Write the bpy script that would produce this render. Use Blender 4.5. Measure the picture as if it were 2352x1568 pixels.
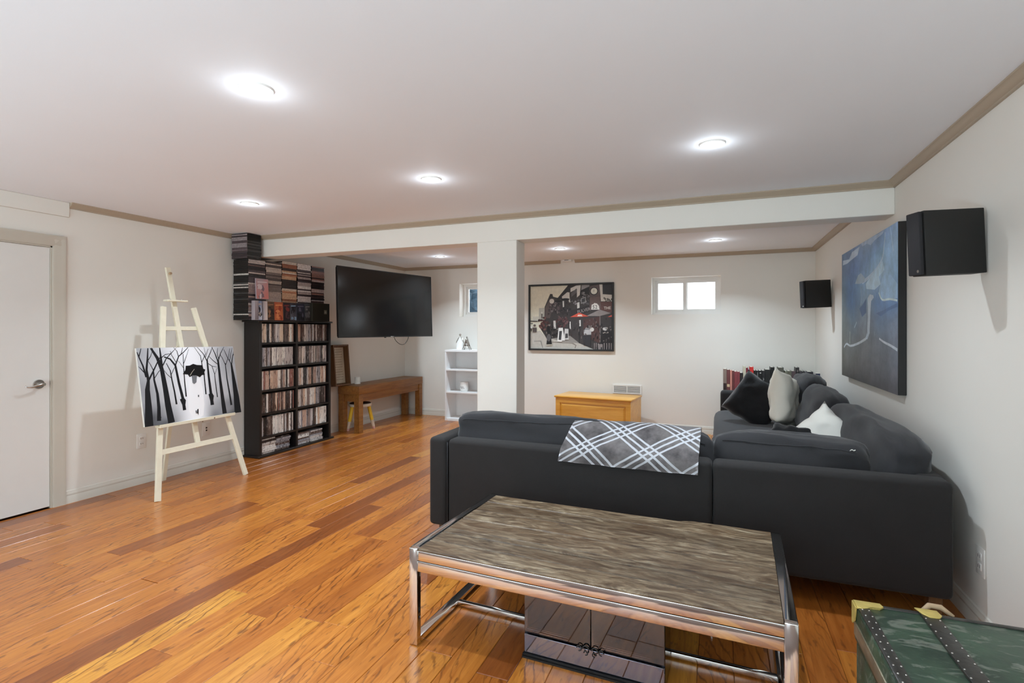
import bpy, bmesh, math, random
from mathutils import Vector, Matrix, Euler, noise

for o in list(bpy.data.objects):
    bpy.data.objects.remove(o)
S = bpy.context.scene
COL = S.collection
PI = math.pi
rnd = random.Random(7)

# ------------------------------------------------------------------ camera, world, exposure
EYE = Vector((0.0, 0.0, 1.40)); YAW = 0.3763; FPX = 1198.4; HORIZON = 756.3
cd = bpy.data.cameras.new('camera'); cam = bpy.data.objects.new('camera', cd); COL.objects.link(cam)
cam.location = EYE; cam.rotation_euler = (PI / 2, 0, YAW)
cd.sensor_fit = 'HORIZONTAL'; cd.sensor_width = 36.0; cd.lens = 36.0 * FPX / 2352
cd.shift_y = -(784 - HORIZON) / 2352; cd.clip_start = 0.05
S.camera = cam
S.view_settings.view_transform = 'Standard'; S.view_settings.look = 'None'
S.view_settings.exposure = 0.0; S.view_settings.gamma = 1.0; S.view_settings.use_curve_mapping = False
W = bpy.data.worlds.new('overcast_sky'); S.world = W; W.use_nodes = True
W.node_tree.nodes['Background'].inputs[0].default_value = (0.86, 0.93, 1.0, 1)
W.node_tree.nodes['Background'].inputs[1].default_value = 4.5
S.cycles.use_denoising = True
S.cycles.max_bounces = 10; S.cycles.diffuse_bounces = 6; S.cycles.glossy_bounces = 5; S.cycles.transparent_max_bounces = 8
S.cycles.sample_clamp_indirect = 6.0
S.cycles.caustics_reflective = True; S.cycles.caustics_refractive = False

# room numbers (metres)
CZ = 2.42; LW = -4.87; RW = 1.13; FW = 7.45; BY = 4.30; BZ = 2.19; YB = -4.0

LAMP_W = 13.0; UP_W = 170.0
LAMP_COL = (0.82, 0.93, 1.02)
def lamp(name, kind, loc, watts, col, size=0.1, rot=(0, 0, 0), spread=180):
    d = bpy.data.lights.new(name, kind); d.energy = watts; d.color = col
    if kind == 'AREA':
        d.shape = 'DISK'; d.size = size; d.spread = math.radians(spread)
    else:
        d.shadow_soft_size = size
    o = bpy.data.objects.new(name, d); COL.objects.link(o); o.location = loc; o.rotation_euler = rot
    return o

# ------------------------------------------------------------------ colours and materials
def lin(c):
    c = c / 255.0
    return c / 12.92 if c <= 0.04045 else ((c + 0.055) / 1.055) ** 2.4
def rgb(r, g, b):
    return (lin(r), lin(g), lin(b), 1.0)

class NT:
    """short hand for building node trees"""
    def __init__(s, name):
        s.m = bpy.data.materials.new(name); s.m.use_nodes = True
        s.t = s.m.node_tree; s.b = s.t.nodes['Principled BSDF']
    def n(s, typ, **kw):
        x = s.t.nodes.new(typ)
        for k, v in kw.items():
            if k.startswith('i_'):
                key = k[2:]; key = int(key) if key.isdigit() else key
                x.inputs[key].default_value = v
            else:
                setattr(x, k, v)
        return x
    def l(s, a, b):
        s.t.links.new(a, b)
    def math(s, op, a, b=None, c=None):
        x = s.n('ShaderNodeMath', operation=op)
        for i, v in enumerate((a, b, c)):
            if v is None: continue
            if isinstance(v, (int, float)): x.inputs[i].default_value = v
            else: s.l(v, x.inputs[i])
        return x.outputs[0]
    def mix(s, fac, a, b, mode='MIX'):
        x = s.n('ShaderNodeMix', data_type='RGBA', blend_type=mode)
        for idx, v in ((0, fac), (6, a), (7, b)):
            if isinstance(v, (int, float)): x.inputs[idx].default_value = v
            elif isinstance(v, tuple): x.inputs[idx].default_value = v
            else: s.l(v, x.inputs[idx])
        return x.outputs[2]
    def ramp(s, fac, stops, interp='LINEAR'):
        x = s.n('ShaderNodeValToRGB'); cr = x.color_ramp; cr.interpolation = interp
        while len(cr.elements) < len(stops): cr.elements.new(0.5)
        for e, (p, c) in zip(cr.elements, stops): e.position = p; e.color = c
        s.l(fac, x.inputs[0]); return x.outputs[0]
    def coords(s, kind='Object', scale=(1, 1, 1), loc=(0, 0, 0), rot=(0, 0, 0)):
        tc = s.n('ShaderNodeTexCoord'); mp = s.n('ShaderNodeMapping')
        mp.inputs['Scale'].default_value = scale; mp.inputs['Location'].default_value = loc; mp.inputs['Rotation'].default_value = rot
        s.l(tc.outputs[kind], mp.inputs[0]); return mp.outputs[0]
    def noise(s, vec, scale, detail=3, rough=0.55, dist=0.0):
        x = s.n('ShaderNodeTexNoise'); x.inputs['Scale'].default_value = scale; x.inputs['Detail'].default_value = detail
        x.inputs['Roughness'].default_value = rough; x.inputs['Distortion'].default_value = dist
        if vec is not None: s.l(vec, x.inputs['Vector'])
        return x.outputs['Fac']
    def bump(s, h, strength=0.2, dist=0.01):
        x = s.n('ShaderNodeBump'); x.inputs['Strength'].default_value = strength; x.inputs['Distance'].default_value = dist
        s.l(h, x.inputs['Height']); s.l(x.outputs[0], s.b.inputs['Normal'])
    def set(s, **kw):
        for k, v in kw.items():
            k = k.replace('_', ' ')
            if hasattr(v, 'links'): s.l(v, s.b.inputs[k])
            else: s.b.inputs[k].default_value = v
        return s.m

def mat(name, c, rough=0.5, metal=0.0, var=0.06, scale=8.0, bump=0.0, bscale=60.0, **kw):
    """plain surface with a little tonal variation and fine relief"""
    t = NT(name)
    v = t.coords('Object')
    f = t.noise(v, scale)
    lo = tuple(max(0, x * (1 - var)) for x in c[:3]) + (1,); hi = tuple(min(1, x * (1 + var)) for x in c[:3]) + (1,)
    t.set(Base_Color=t.ramp(f, [(0.3, lo), (0.7, hi)]), Roughness=rough, Metallic=metal, **kw)
    if bump: t.bump(t.noise(v, bscale, 2), bump, 0.004)
    return t.m

M = {}
M['wall'] = mat('wall_paint', rgb(232, 229, 222), 0.62, var=0.012, scale=1.5, bump=0.05, bscale=180)
M['ceiling'] = mat('ceiling_paint', rgb(238, 239, 243), 0.75, var=0.01, scale=1.2, bump=0.04, bscale=150)
M['casing'] = mat('casing_paint', rgb(196, 189, 176), 0.4, var=0.01)
M['trim'] = mat('trim_paint', rgb(216, 212, 202), 0.4, var=0.01)
M['crown'] = mat('crown_shaded_paint', rgb(176, 160, 140), 0.45, var=0.01)  # darker tan than the trim: shade on the crown put into its colour
M['door'] = mat('door_paint', rgb(226, 224, 220), 0.38, var=0.01)
M['plastic_white'] = mat('white_plastic', rgb(232, 230, 226), 0.35, var=0.01)
M['white_lam'] = mat('white_laminate', rgb(238, 238, 238), 0.35, var=0.01)
M['black'] = mat('black_plastic', rgb(22, 22, 23), 0.45, var=0.1)
M['black_lam'] = mat('black_laminate', rgb(24, 20, 19), 0.42, var=0.15, scale=20)
M['speaker'] = mat('black_vinyl', rgb(21, 21, 20), 0.6, var=0.15, bump=0.25, bscale=400)
M['grille'] = mat('grille_cloth', rgb(28, 28, 32), 0.75, var=0.15, bump=0.4, bscale=700)
M['chrome'] = mat('chrome', (0.78, 0.77, 0.76, 1), 0.10, 1.0, var=0.04, scale=5)
M['nickel'] = mat('brushed_nickel', (0.52, 0.50, 0.47, 1), 0.25, 1.0, var=0.05)
M['silver'] = mat('silver_glaze', (0.55, 0.53, 0.50, 1), 0.22, 1.0, var=0.1, scale=40)
M['brass'] = mat('worn_brass', rgb(212, 190, 110), 0.42, 0.45, var=0.12, scale=30, bump=0.15, bscale=60)
M['ceramic'] = mat('white_ceramic', rgb(240, 239, 236), 0.2, var=0.01)
M['duct'] = mat('grey_duct', rgb(120, 122, 126), 0.7)
M['dark_hole'] = mat('dark_opening', rgb(20, 20, 20), 0.8)

def fabric(name, c, var=0.14, sheen=0.15, sc=500, rough=0.9):
    t = NT(name); v = t.coords('Object')
    w1 = t.noise(v, sc, 1); w2 = t.noise(v, 6.0, 3)
    lo = tuple(x * (1 - var) for x in c[:3]) + (1,); hi = tuple(min(1, x * (1 + var)) for x in c[:3]) + (1,)
    t.set(Base_Color=t.ramp(t.math('ADD', t.math('MULTIPLY', w1, 0.5), t.math('MULTIPLY', w2, 0.5)), [(0.35, lo), (0.65, hi)]), Roughness=rough)
    t.b.inputs['Sheen Weight'].default_value = sheen; t.b.inputs['Sheen Roughness'].default_value = 0.4
    t.bump(t.math('ADD', t.math('MULTIPLY', w1, 0.3), w2), 0.25, 0.01)
    return t.m
M['sofa'] = fabric('charcoal_fabric', rgb(29, 27, 27), sheen=0.05)
M['sofa_seat'] = fabric('charcoal_seat_fabric', rgb(39, 39, 42), sheen=0.2)
M['piping'] = fabric('charcoal_piping', rgb(40, 40, 43))
M['fur'] = fabric('black_plush', rgb(14, 15, 18), sheen=0.3, sc=150)
M['cream'] = fabric('cream_satin', rgb(246, 242, 228), var=0.04, sheen=0.05, rough=0.45)
M['ivory'] = fabric('ivory_cotton', rgb(236, 235, 228), var=0.03, sheen=0.05)

def wood(name, c_lo, c_hi, rough=0.35, axis='X', sc=1.0, stretch=14, bump=0.08, coat=0.0, rand=False):
    """straight-grained timber along one local axis"""
    t = NT(name)
    k = {'X': (1, stretch, stretch), 'Y': (stretch, 1, stretch), 'Z': (stretch, stretch, 1)}[axis]
    v = t.coords('Object', scale=tuple(x * sc for x in k))
    if rand:
        oi = t.n('ShaderNodeObjectInfo'); ad = t.n('ShaderNodeVectorMath', operation='ADD')
        cx = t.n('ShaderNodeCombineXYZ'); r9 = t.math('MULTIPLY', oi.outputs['Random'], 53.0)
        for i in range(3): t.l(r9, cx.inputs[i])
        t.l(v, ad.inputs[0]); t.l(cx.outputs[0], ad.inputs[1]); v = ad.outputs[0]
    g = t.noise(v, 2.2, 5, 0.6, 0.6); g2 = t.noise(v, 9.0, 3, 0.6)
    f = t.math('ADD', t.math('MULTIPLY', g, 0.7), t.math('MULTIPLY', g2, 0.3))
    t.set(Base_Color=t.ramp(f, [(0.32, c_lo), (0.68, c_hi)]), Roughness=rough)
    if coat: t.b.inputs['Coat Weight'].default_value = coat; t.b.inputs['Coat Roughness'].default_value = 0.15
    t.bump(f, bump, 0.004)
    return t.m
M['bench'] = wood('walnut_stain', rgb(112, 68, 26), rgb(160, 108, 50), 0.4, 'Y')
M['frame_wood'] = wood('brown_frame_wood', rgb(80, 52, 28), rgb(118, 82, 48), 0.5, 'Z')
M['honey'] = wood('honey_maple', rgb(206, 142, 44), rgb(232, 176, 78), 0.32, 'X', 0.6, 8, coat=0.3)
M['pine'] = mat('cream_painted_pine', rgb(234, 228, 206), 0.55, var=0.04, scale=14, bump=0.1, bscale=40)
M['stool_yellow'] = mat('yellow_paint', rgb(226, 184, 40), 0.4)
M['stool_white'] = mat('bare_wood', rgb(205, 185, 165), 0.5)
M['stool_pink'] = mat('pink_tip', rgb(196, 150, 140), 0.5)
M['leather'] = mat('tan_leather', rgb(176, 150, 120), 0.6)

# oak floor: each plank takes its tone from its own random number
def floor_mat():
    t = NT('oak_plank')
    oi = t.n('ShaderNodeObjectInfo'); R = oi.outputs['Random']
    at = t.n('ShaderNodeAttribute', attribute_name='tone', attribute_type='OBJECT')
    tone = at.outputs['Fac']
    cx = t.n('ShaderNodeCombineXYZ'); r9 = t.math('MULTIPLY', R, 91.0)
    for i in range(3): t.l(r9, cx.inputs[i])
    def shifted(scale):
        v = t.coords('Object', scale=scale); ad = t.n('ShaderNodeVectorMath', operation='ADD')
        t.l(v, ad.inputs[0]); t.l(cx.outputs[0], ad.inputs[1]); return ad.outputs[0]
    base = t.ramp(tone, [(0.0, rgb(134, 76, 38)), (0.2, rgb(168, 98, 42)), (0.5, rgb(198, 124, 52)), (0.8, rgb(212, 140, 60)), (1.0, rgb(222, 160, 66))])
    fine = t.noise(shifted((26, 1.6, 26)), 2.0, 5, 0.65, 0.4)
    c1 = t.mix(t.ramp(fine, [(0.35, (0, 0, 0, 1)), (0.7, (1, 1, 1, 1))]), t.mix(1.0, base, rgb(214, 196, 180), 'MULTIPLY'), base)
    wv = t.n('ShaderNodeTexWave', wave_type='RINGS', rings_direction='SPHERICAL')
    wv.inputs['Scale'].default_value = 4.5; wv.inputs['Distortion'].default_value = 4.5; wv.inputs['Detail'].default_value = 3; wv.inputs['Detail Scale'].default_value = 1.6
    t.l(shifted((3.2, 0.75, 3.2)), wv.inputs[0])
    ring = t.ramp(wv.outputs['Fac'], [(0.0, (1, 1, 1, 1)), (0.16, (0, 0, 0, 1))])
    patch = t.ramp(t.noise(shifted((3.5, 1.0, 3.5)), 1.6, 2), [(0.46, (0, 0, 0, 1)), (0.62, (1, 1, 1, 1))])
    c2 = t.mix(t.math('MULTIPLY', t.math('MULTIPLY', ring, patch), 0.8), c1, rgb(104, 54, 20))
    fleck = t.ramp(t.noise(shifted((42, 11, 42)), 1.0, 2), [(0.61, (0, 0, 0, 1)), (0.70, (1, 1, 1, 1))])
    c3 = t.mix(t.math('MULTIPLY', fleck, 0.68), c2, rgb(110, 60, 28))
    t.set(Base_Color=c3, Roughness=t.math('ADD', t.math('MULTIPLY', fine, 0.12), 0.24))
    t.b.inputs['Coat Weight'].default_value = 0.25; t.b.inputs['Coat Roughness'].default_value = 0.18
    t.bump(fine, 0.06, 0.003)
    return t.m
M['oak'] = floor_mat()
M['floor_gap'] = mat('dark_floor_joint', rgb(84, 46, 22), 0.7)

def table_wood():
    t = NT('weathered_table_plank')
    oi = t.n('ShaderNodeObjectInfo'); cx = t.n('ShaderNodeCombineXYZ'); r9 = t.math('MULTIPLY', oi.outputs['Random'], 37.0)
    for i in range(3): t.l(r9, cx.inputs[i])
    def sh(scale):
        v = t.coords('Object', scale=scale); ad = t.n('ShaderNodeVectorMath', operation='ADD')
        t.l(v, ad.inputs[0]); t.l(cx.outputs[0], ad.inputs[1]); return ad.outputs[0]
    a = t.noise(sh((2.2, 9, 9)), 2.4, 6, 0.70, 1.6); b = t.noise(sh((1.4, 4.5, 4.5)), 1.9, 4); g = t.noise(sh((5, 90, 90)), 2.0, 3, 0.7)
    c = t.ramp(a, [(0.32, rgb(58, 44, 34)), (0.44, rgb(100, 84, 66)), (0.55, rgb(136, 120, 98)), (0.68, rgb(176, 164, 142))])
    c = t.mix(t.math('MULTIPLY', t.ramp(b, [(0.45, (0, 0, 0, 1)), (0.68, (1, 1, 1, 1))]), 0.55), c, rgb(96, 72, 48))
    c = t.mix(t.ramp(g, [(0.38, (0.6, 0.6, 0.6, 1)), (0.52, (0, 0, 0, 1))]), c, rgb(66, 54, 42))
    vo = t.noise(sh((7, 20, 20)), 1.3, 1); kn = t.ramp(vo, [(0.73, (0, 0, 0, 1)), (0.78, (0.8, 0.8, 0.8, 1))])
    c = t.mix(kn, c, rgb(78, 62, 46))
    tint = t.ramp(oi.outputs['Random'], [(0.0, (0.62, 0.59, 0.56, 1)), (0.5, (0.90, 0.87, 0.84, 1)), (1.0, (1.12, 1.10, 1.06, 1))])
    c = t.mix(1.0, c, tint, 'MULTIPLY')
    t.set(Base_Color=c, Roughness=t.math('ADD', t.math('MULTIPLY', a, 0.25), 0.22))
    t.bump(t.math('ADD', a, t.math('MULTIPLY', g, 0.3)), 0.28, 0.006)
    return t.m
M['table_wood'] = table_wood()

def glow(name, c, strength):
    t = NT(name); t.set(Base_Color=(0.9, 0.9, 0.9, 1), Roughness=0.4)
    t.b.inputs['Emission Color'].default_value = c; t.b.inputs['Emission Strength'].default_value = strength
    return t.m
M['bulb'] = glow('lit_lamp_lens', (1.0, 0.95, 0.88, 1), 14.0)

def clear_glass(name, tint=(1, 1, 1, 1), gloss=0.10, rough=0.02):
    m = bpy.data.materials.new(name); m.use_nodes = True; t = m.node_tree; t.nodes.clear()
    o = t.nodes.new('ShaderNodeOutputMaterial'); mx = t.nodes.new('ShaderNodeMixShader')
    a = t.nodes.new('ShaderNodeBsdfTransparent'); a.inputs[0].default_value = tint
    g = t.nodes.new('ShaderNodeBsdfGlossy'); g.inputs[0].default_value = (0.95, 0.95, 0.95, 1); g.inputs['Roughness'].default_value = rough
    lw = t.nodes.new('ShaderNodeLayerWeight'); lw.inputs[0].default_value = gloss
    t.links.new(lw.outputs['Fresnel'], mx.inputs[0]); t.links.new(a.outputs[0], mx.inputs[1]); t.links.new(g.outputs[0], mx.inputs[2])
    t.links.new(mx.outputs[0], o.inputs[0]); return m
M['glass'] = clear_glass('window_glass')
M['smoked'] = clear_glass('smoked_glass', (0.62, 0.58, 0.58, 1), 0.55, 0.03)

def case_mat():
    t = NT('disc_case_sleeve')
    at = t.n('ShaderNodeAttribute', attribute_name='tone', attribute_type='OBJECT'); R = at.outputs['Fac']
    oi = t.n('ShaderNodeObjectInfo'); r2 = oi.outputs['Random']
    base = t.ramp(R, CASE_STOPS, 'CONSTANT')
    cx = t.n('ShaderNodeCombineXYZ'); r9 = t.math('MULTIPLY', r2, 77.0)
    for i in range(3): t.l(r9, cx.inputs[i])
    v = t.coords('Object', scale=(46, 46, 12)); ad = t.n('ShaderNodeVectorMath', operation='ADD')
    t.l(v, ad.inputs[0]); t.l(cx.outputs[0], ad.inputs[1])
    n = t.noise(ad.outputs[0], 1.0, 4, 0.75)
    dark = t.mix(1.0, base, rgb(120, 110, 110), 'MULTIPLY'); light = t.mix(0.45, base, rgb(235, 230, 225))
    c = t.mix(t.ramp(n, [(0.38, (1, 1, 1, 1)), (0.46, (0, 0, 0, 1))]), base, dark)
    c = t.mix(t.ramp(n, [(0.58, (0, 0, 0, 1)), (0.64, (1, 1, 1, 1))]), c, light)
    t.set(Base_Color=c, Roughness=0.3); return t.m
_cs = [(62, 52, 50), (214, 206, 200), (110, 94, 88), (182, 156, 144), (244, 240, 234), (62, 52, 52), (200, 168, 150), (146, 130, 126), (230, 208, 186), (92, 72, 66),
       (160, 158, 164), (220, 190, 168), (46, 42, 44), (200, 194, 194), (158, 108, 98), (236, 228, 222)]
CASE_STOPS = [(i / len(_cs), rgb(*c)) for i, c in enumerate(_cs)]
M['case'] = case_mat()

def vcol(name, rough=0.5, spec=0.3, noise_amt=0.0, nscale=40):
    """colour comes from the flat print stored on the mesh"""
    t = NT(name); a = t.n('ShaderNodeVertexColor', layer_name='Col'); c = a.outputs[0]
    if noise_amt:
        n = t.noise(t.coords('Object'), nscale, 4, 0.7)
        c = t.mix(noise_amt, c, t.mix(1.0, c, t.ramp(n, [(0.35, (0.35, 0.35, 0.35, 1)), (0.65, (1.25, 1.25, 1.25, 1))]), 'MULTIPLY'))
    t.set(Base_Color=c, Roughness=rough); t.b.inputs['Specular IOR Level'].default_value = spec
    return t.m
M['print'] = vcol('flat_print', 0.35, 0.3)
M['photo'] = vcol('photo_print_ink', 0.35, 0.3, 0.16, 22)
M['oil'] = vcol('brushed_paint', 0.5, 0.3, 0.35, 9)
M['wash'] = vcol('acrylic_wash', 0.6, 0.2)
M['sleeves'] = vcol('stacked_case_sleeves', 0.32, 0.4, 0.55, 60)

# ------------------------------------------------------------------ mesh helpers
def link(name, me, m=None, parent=None, loc=(0, 0, 0), rot=(0, 0, 0), smooth=None):
    o = bpy.data.objects.new(name, me); COL.objects.link(o)
    if m is not None and not me.materials:
        for x in (m if isinstance(m, (list, tuple)) else [m]): me.materials.append(x)
    if parent is not None: o.parent = parent
    o.location = loc; o.rotation_euler = rot
    return o
def B(): return bmesh.new()
def mesh(bm, name='m', smooth=False, angle=None):
    bmesh.ops.recalc_face_normals(bm, faces=bm.faces)
    me = bpy.data.meshes.new(name); bm.to_mesh(me); bm.free()
    if smooth or angle:
        me.polygons.foreach_set('use_smooth', [True] * len(me.polygons))
        if angle:
            try: me.set_sharp_from_angle(angle=math.radians(angle))
            except Exception: pass
    me.update(); return me
def box(bm, lo, hi, mi=0, mtx=None):
    x0, y0, z0 = lo; x1, y1, z1 = hi
    P = [(x0, y0, z0), (x1, y0, z0), (x1, y1, z0), (x0, y1, z0), (x0, y0, z1), (x1, y0, z1), (x1, y1, z1), (x0, y1, z1)]
    vs = [bm.verts.new((mtx @ Vector(p)) if mtx else p) for p in P]
    for f in ((0, 3, 2, 1), (4, 5, 6, 7), (0, 1, 5, 4), (1, 2, 6, 5), (2, 3, 7, 6), (3, 0, 4, 7)):
        fc = bm.faces.new([vs[i] for i in f]); fc.material_index = mi
    return vs
def bevel(bm, r, seg=2):
    bmesh.ops.bevel(bm, geom=list(bm.edges), offset=r, segments=seg, profile=0.5, affect='EDGES', clamp_overlap=True)
def boxm(lo, hi, r=0.0, seg=2, mtx=None, name='box'):
    bm = B(); box(bm, lo, hi, 0, mtx)
    if r: bevel(bm, r, seg)
    return mesh(bm, name, angle=40 if r else None)
def prism(bm, prof, a0, a1, fn, mi=0):
    """extrude a closed profile; fn(p, t) places profile point p at distance t"""
    A = [bm.verts.new(fn(p, a0)) for p in prof]; Bv = [bm.verts.new(fn(p, a1)) for p in prof]
    n = len(prof)
    for i in range(n):
        bm.faces.new((A[i], A[(i + 1) % n], Bv[(i + 1) % n], Bv[i])).material_index = mi
    bm.faces.new(A[::-1]).material_index = mi; bm.faces.new(Bv).material_index = mi
def cyl(bm, p0, p1, r0, r1=None, n=12, caps=True, mi=0):
    r1 = r0 if r1 is None else r1
    p0 = Vector(p0); p1 = Vector(p1); d = (p1 - p0).normalized()
    u = d.orthogonal().normalized(); v = d.cross(u)
    A = []; C = []
    for i in range(n):
        a = 2 * PI * i / n; w = u * math.cos(a) + v * math.sin(a)
        A.append(bm.verts.new(p0 + w * r0)); C.append(bm.verts.new(p1 + w * r1))
    for i in range(n):
        bm.faces.new((A[i], A[(i + 1) % n], C[(i + 1) % n], C[i])).material_index = mi
    if caps:
        bm.faces.new(A[::-1]).material_index = mi; bm.faces.new(C).material_index = mi
def tube(bm, pts, r, n=8, closed=False):
    pts = [Vector(p) for p in pts]; rings = []
    m = len(pts); prev = None
    for i, p in enumerate(pts):
        a = pts[(i - 1) % m] if (closed or i > 0) else p; b = pts[(i + 1) % m] if (closed or i < m - 1) else p
        d = (b - a).normalized()
        u = d.orthogonal().normalized() if prev is None else (prev - d * prev.dot(d)).normalized()
        prev = u; v = d.cross(u); rr = r[i] if isinstance(r, (list, tuple)) else r
        rings.append([bm.verts.new(p + (u * math.cos(2 * PI * k / n) + v * math.sin(2 * PI * k / n)) * rr) for k in range(n)])
    for i in range(m if closed else m - 1):
        A, C = rings[i], rings[(i + 1) % m]
        for k in range(n): bm.faces.new((A[k], A[(k + 1) % n], C[(k + 1) % n], C[k]))
    if not closed:
        bm.faces.new(rings[0][::-1]); bm.faces.new(rings[-1])
def lathe(bm, prof, n=24, c=(0, 0, 0)):
    """turn (r, z) points about z"""
    c = Vector(c); rings = []
    for r, z in prof:
        if r < 1e-6: rings.append([bm.verts.new(c + Vector((0, 0, z)))])
        else: rings.append([bm.verts.new(c + Vector((r * math.cos(2 * PI * k / n), r * math.sin(2 * PI * k / n), z))) for k in range(n)])
    for A, C in zip(rings, rings[1:]):
        for k in range(n):
            a = A[k % len(A)]; a2 = A[(k + 1) % len(A)]; b = C[k % len(C)]; b2 = C[(k + 1) % len(C)]
            vs = []
            for q in (a, a2, b2, b):
                if q not in vs: vs.append(q)
            if len(vs) > 2:
                try: bm.faces.new(vs)
                except ValueError: pass
def thing(name, label, cat, loc=(0, 0, 0), rot=(0, 0, 0), group=None):
    o = bpy.data.objects.new(name, None); COL.objects.link(o); o.location = loc
    o.rotation_euler = rot if isinstance(rot, tuple) else (0, 0, rot)
    o.empty_display_size = 0.1
    return tag(o, label, cat, group)
def tag(o, label, cat, group=None):
    o['label'] = label; o['category'] = cat
    if group: o['group'] = group
    return o
def struct(name, me, m, **kw):
    o = link(name, me, m, **kw); o['kind'] = 'structure'; return o

def pillow_bm(w, h, t, n=14, pinch=0.10, wrinkle=0.006, seed=0, tz=1.0):
    """knife-edge scatter cushion lying in local XZ, thickness along Y"""
    bm = B(); G = {}
    for s in (1, -1):
        for i in range(n + 1):
            for j in range(n + 1):
                u = -1 + 2 * i / n; v = -1 + 2 * j / n
                edge = i in (0, n) or j in (0, n)
                if s == -1 and edge: G[s, i, j] = G[1, i, j]; continue
                k = max(0.0, (1 - u ** 4) * (1 - v ** 4)) ** 0.55
                x = u * w / 2 * (1 - pinch * (1 - v * v) * abs(u) ** 3); z = v * h / 2 * (1 - pinch * (1 - u * u) * abs(v) ** 3)
                y = s * t / 2 * k
                q = noise.noise_vector(Vector((u * 2.3 + seed, v * 2.3, s * 1.7 + seed))) * wrinkle * 2
                q2 = noise.noise(Vector((u * 7 + seed, v * 7, s * 3.0))) * wrinkle
                G[s, i, j] = bm.verts.new((x + q.x, y + (q.y + q2) * (0 if edge else 1), z + q.z))
    for s in (1, -1):
        for i in range(n):
            for j in range(n):
                f = [G[s, i, j], G[s, i + 1, j], G[s, i + 1, j + 1], G[s, i, j + 1]]
                bm.faces.new(f if s == -1 else f[::-1])
    return bm
def cushion_point(x, y, z, w, d, h, p, bulge, wrinkle, seed):
    s = (abs(x) ** p + abs(y) ** p + abs(z) ** p) ** (1 / p)
    x, y, z = x / s, y / s, z / s
    b = 1 + bulge * (1 - x * x) * (1 - z * z); b2 = 1 + bulge * 0.5 * (1 - x * x) * (1 - y * y)
    q = noise.noise_vector(Vector((x * 1.6 * w + seed, y * 2 + seed, z * 2.2))) * wrinkle * 2.2
    q2 = noise.noise_vector(Vector((x * 7 * w + seed, y * 5, z * 6 + seed))) * wrinkle * 0.7
    return Vector((x * w / 2, y * d / 2 * b, z * h / 2 * b2)) + q + q2
def cushion_bm(w, d, h, p=5.0, bulge=0.12, n=12, wrinkle=0.008, seed=0.0, sag=0.0):
    """soft box w (X) by d (Y) by h (Z), centred"""
    bm = B(); bmesh.ops.create_cube(bm, size=2.0)
    bmesh.ops.subdivide_edges(bm, edges=list(bm.edges), cuts=n, use_grid_fill=True)
    for v in bm.verts: v.co = cushion_point(*v.co, w, d, h, p, bulge, wrinkle, seed)
    return bm

# flat prints --------------------------------------------------------
def homography(px, uv=((0, 1), (1, 1), (1, 0), (0, 0))):
    """corners TL TR BR BL in the photograph -> function to (u, v) with v up"""
    A = []; b = []
    for (x, y), (u, v) in zip(px, uv):
        A.append([x, y, 1, 0, 0, 0, -u * x, -u * y]); b.append(u)
        A.append([0, 0, 0, x, y, 1, -v * x, -v * y]); b.append(v)
    n = 8; Mx = [r + [c] for r, c in zip(A, b)]
    for i in range(n):
        k = max(range(i, n), key=lambda r: abs(Mx[r][i])); Mx[i], Mx[k] = Mx[k], Mx[i]
        for r in range(n):
            if r != i:
                f = Mx[r][i] / Mx[i][i]
                Mx[r] = [a - f * c for a, c in zip(Mx[r], Mx[i])]
    h = [Mx[i][8] / Mx[i][i] for i in range(n)]
    def f(p):
        x, y = p; w = h[6] * x + h[7] * y + 1
        return ((h[0] * x + h[1] * y + h[2]) / w, (h[3] * x + h[4] * y + h[5]) / w)
    return f
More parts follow.
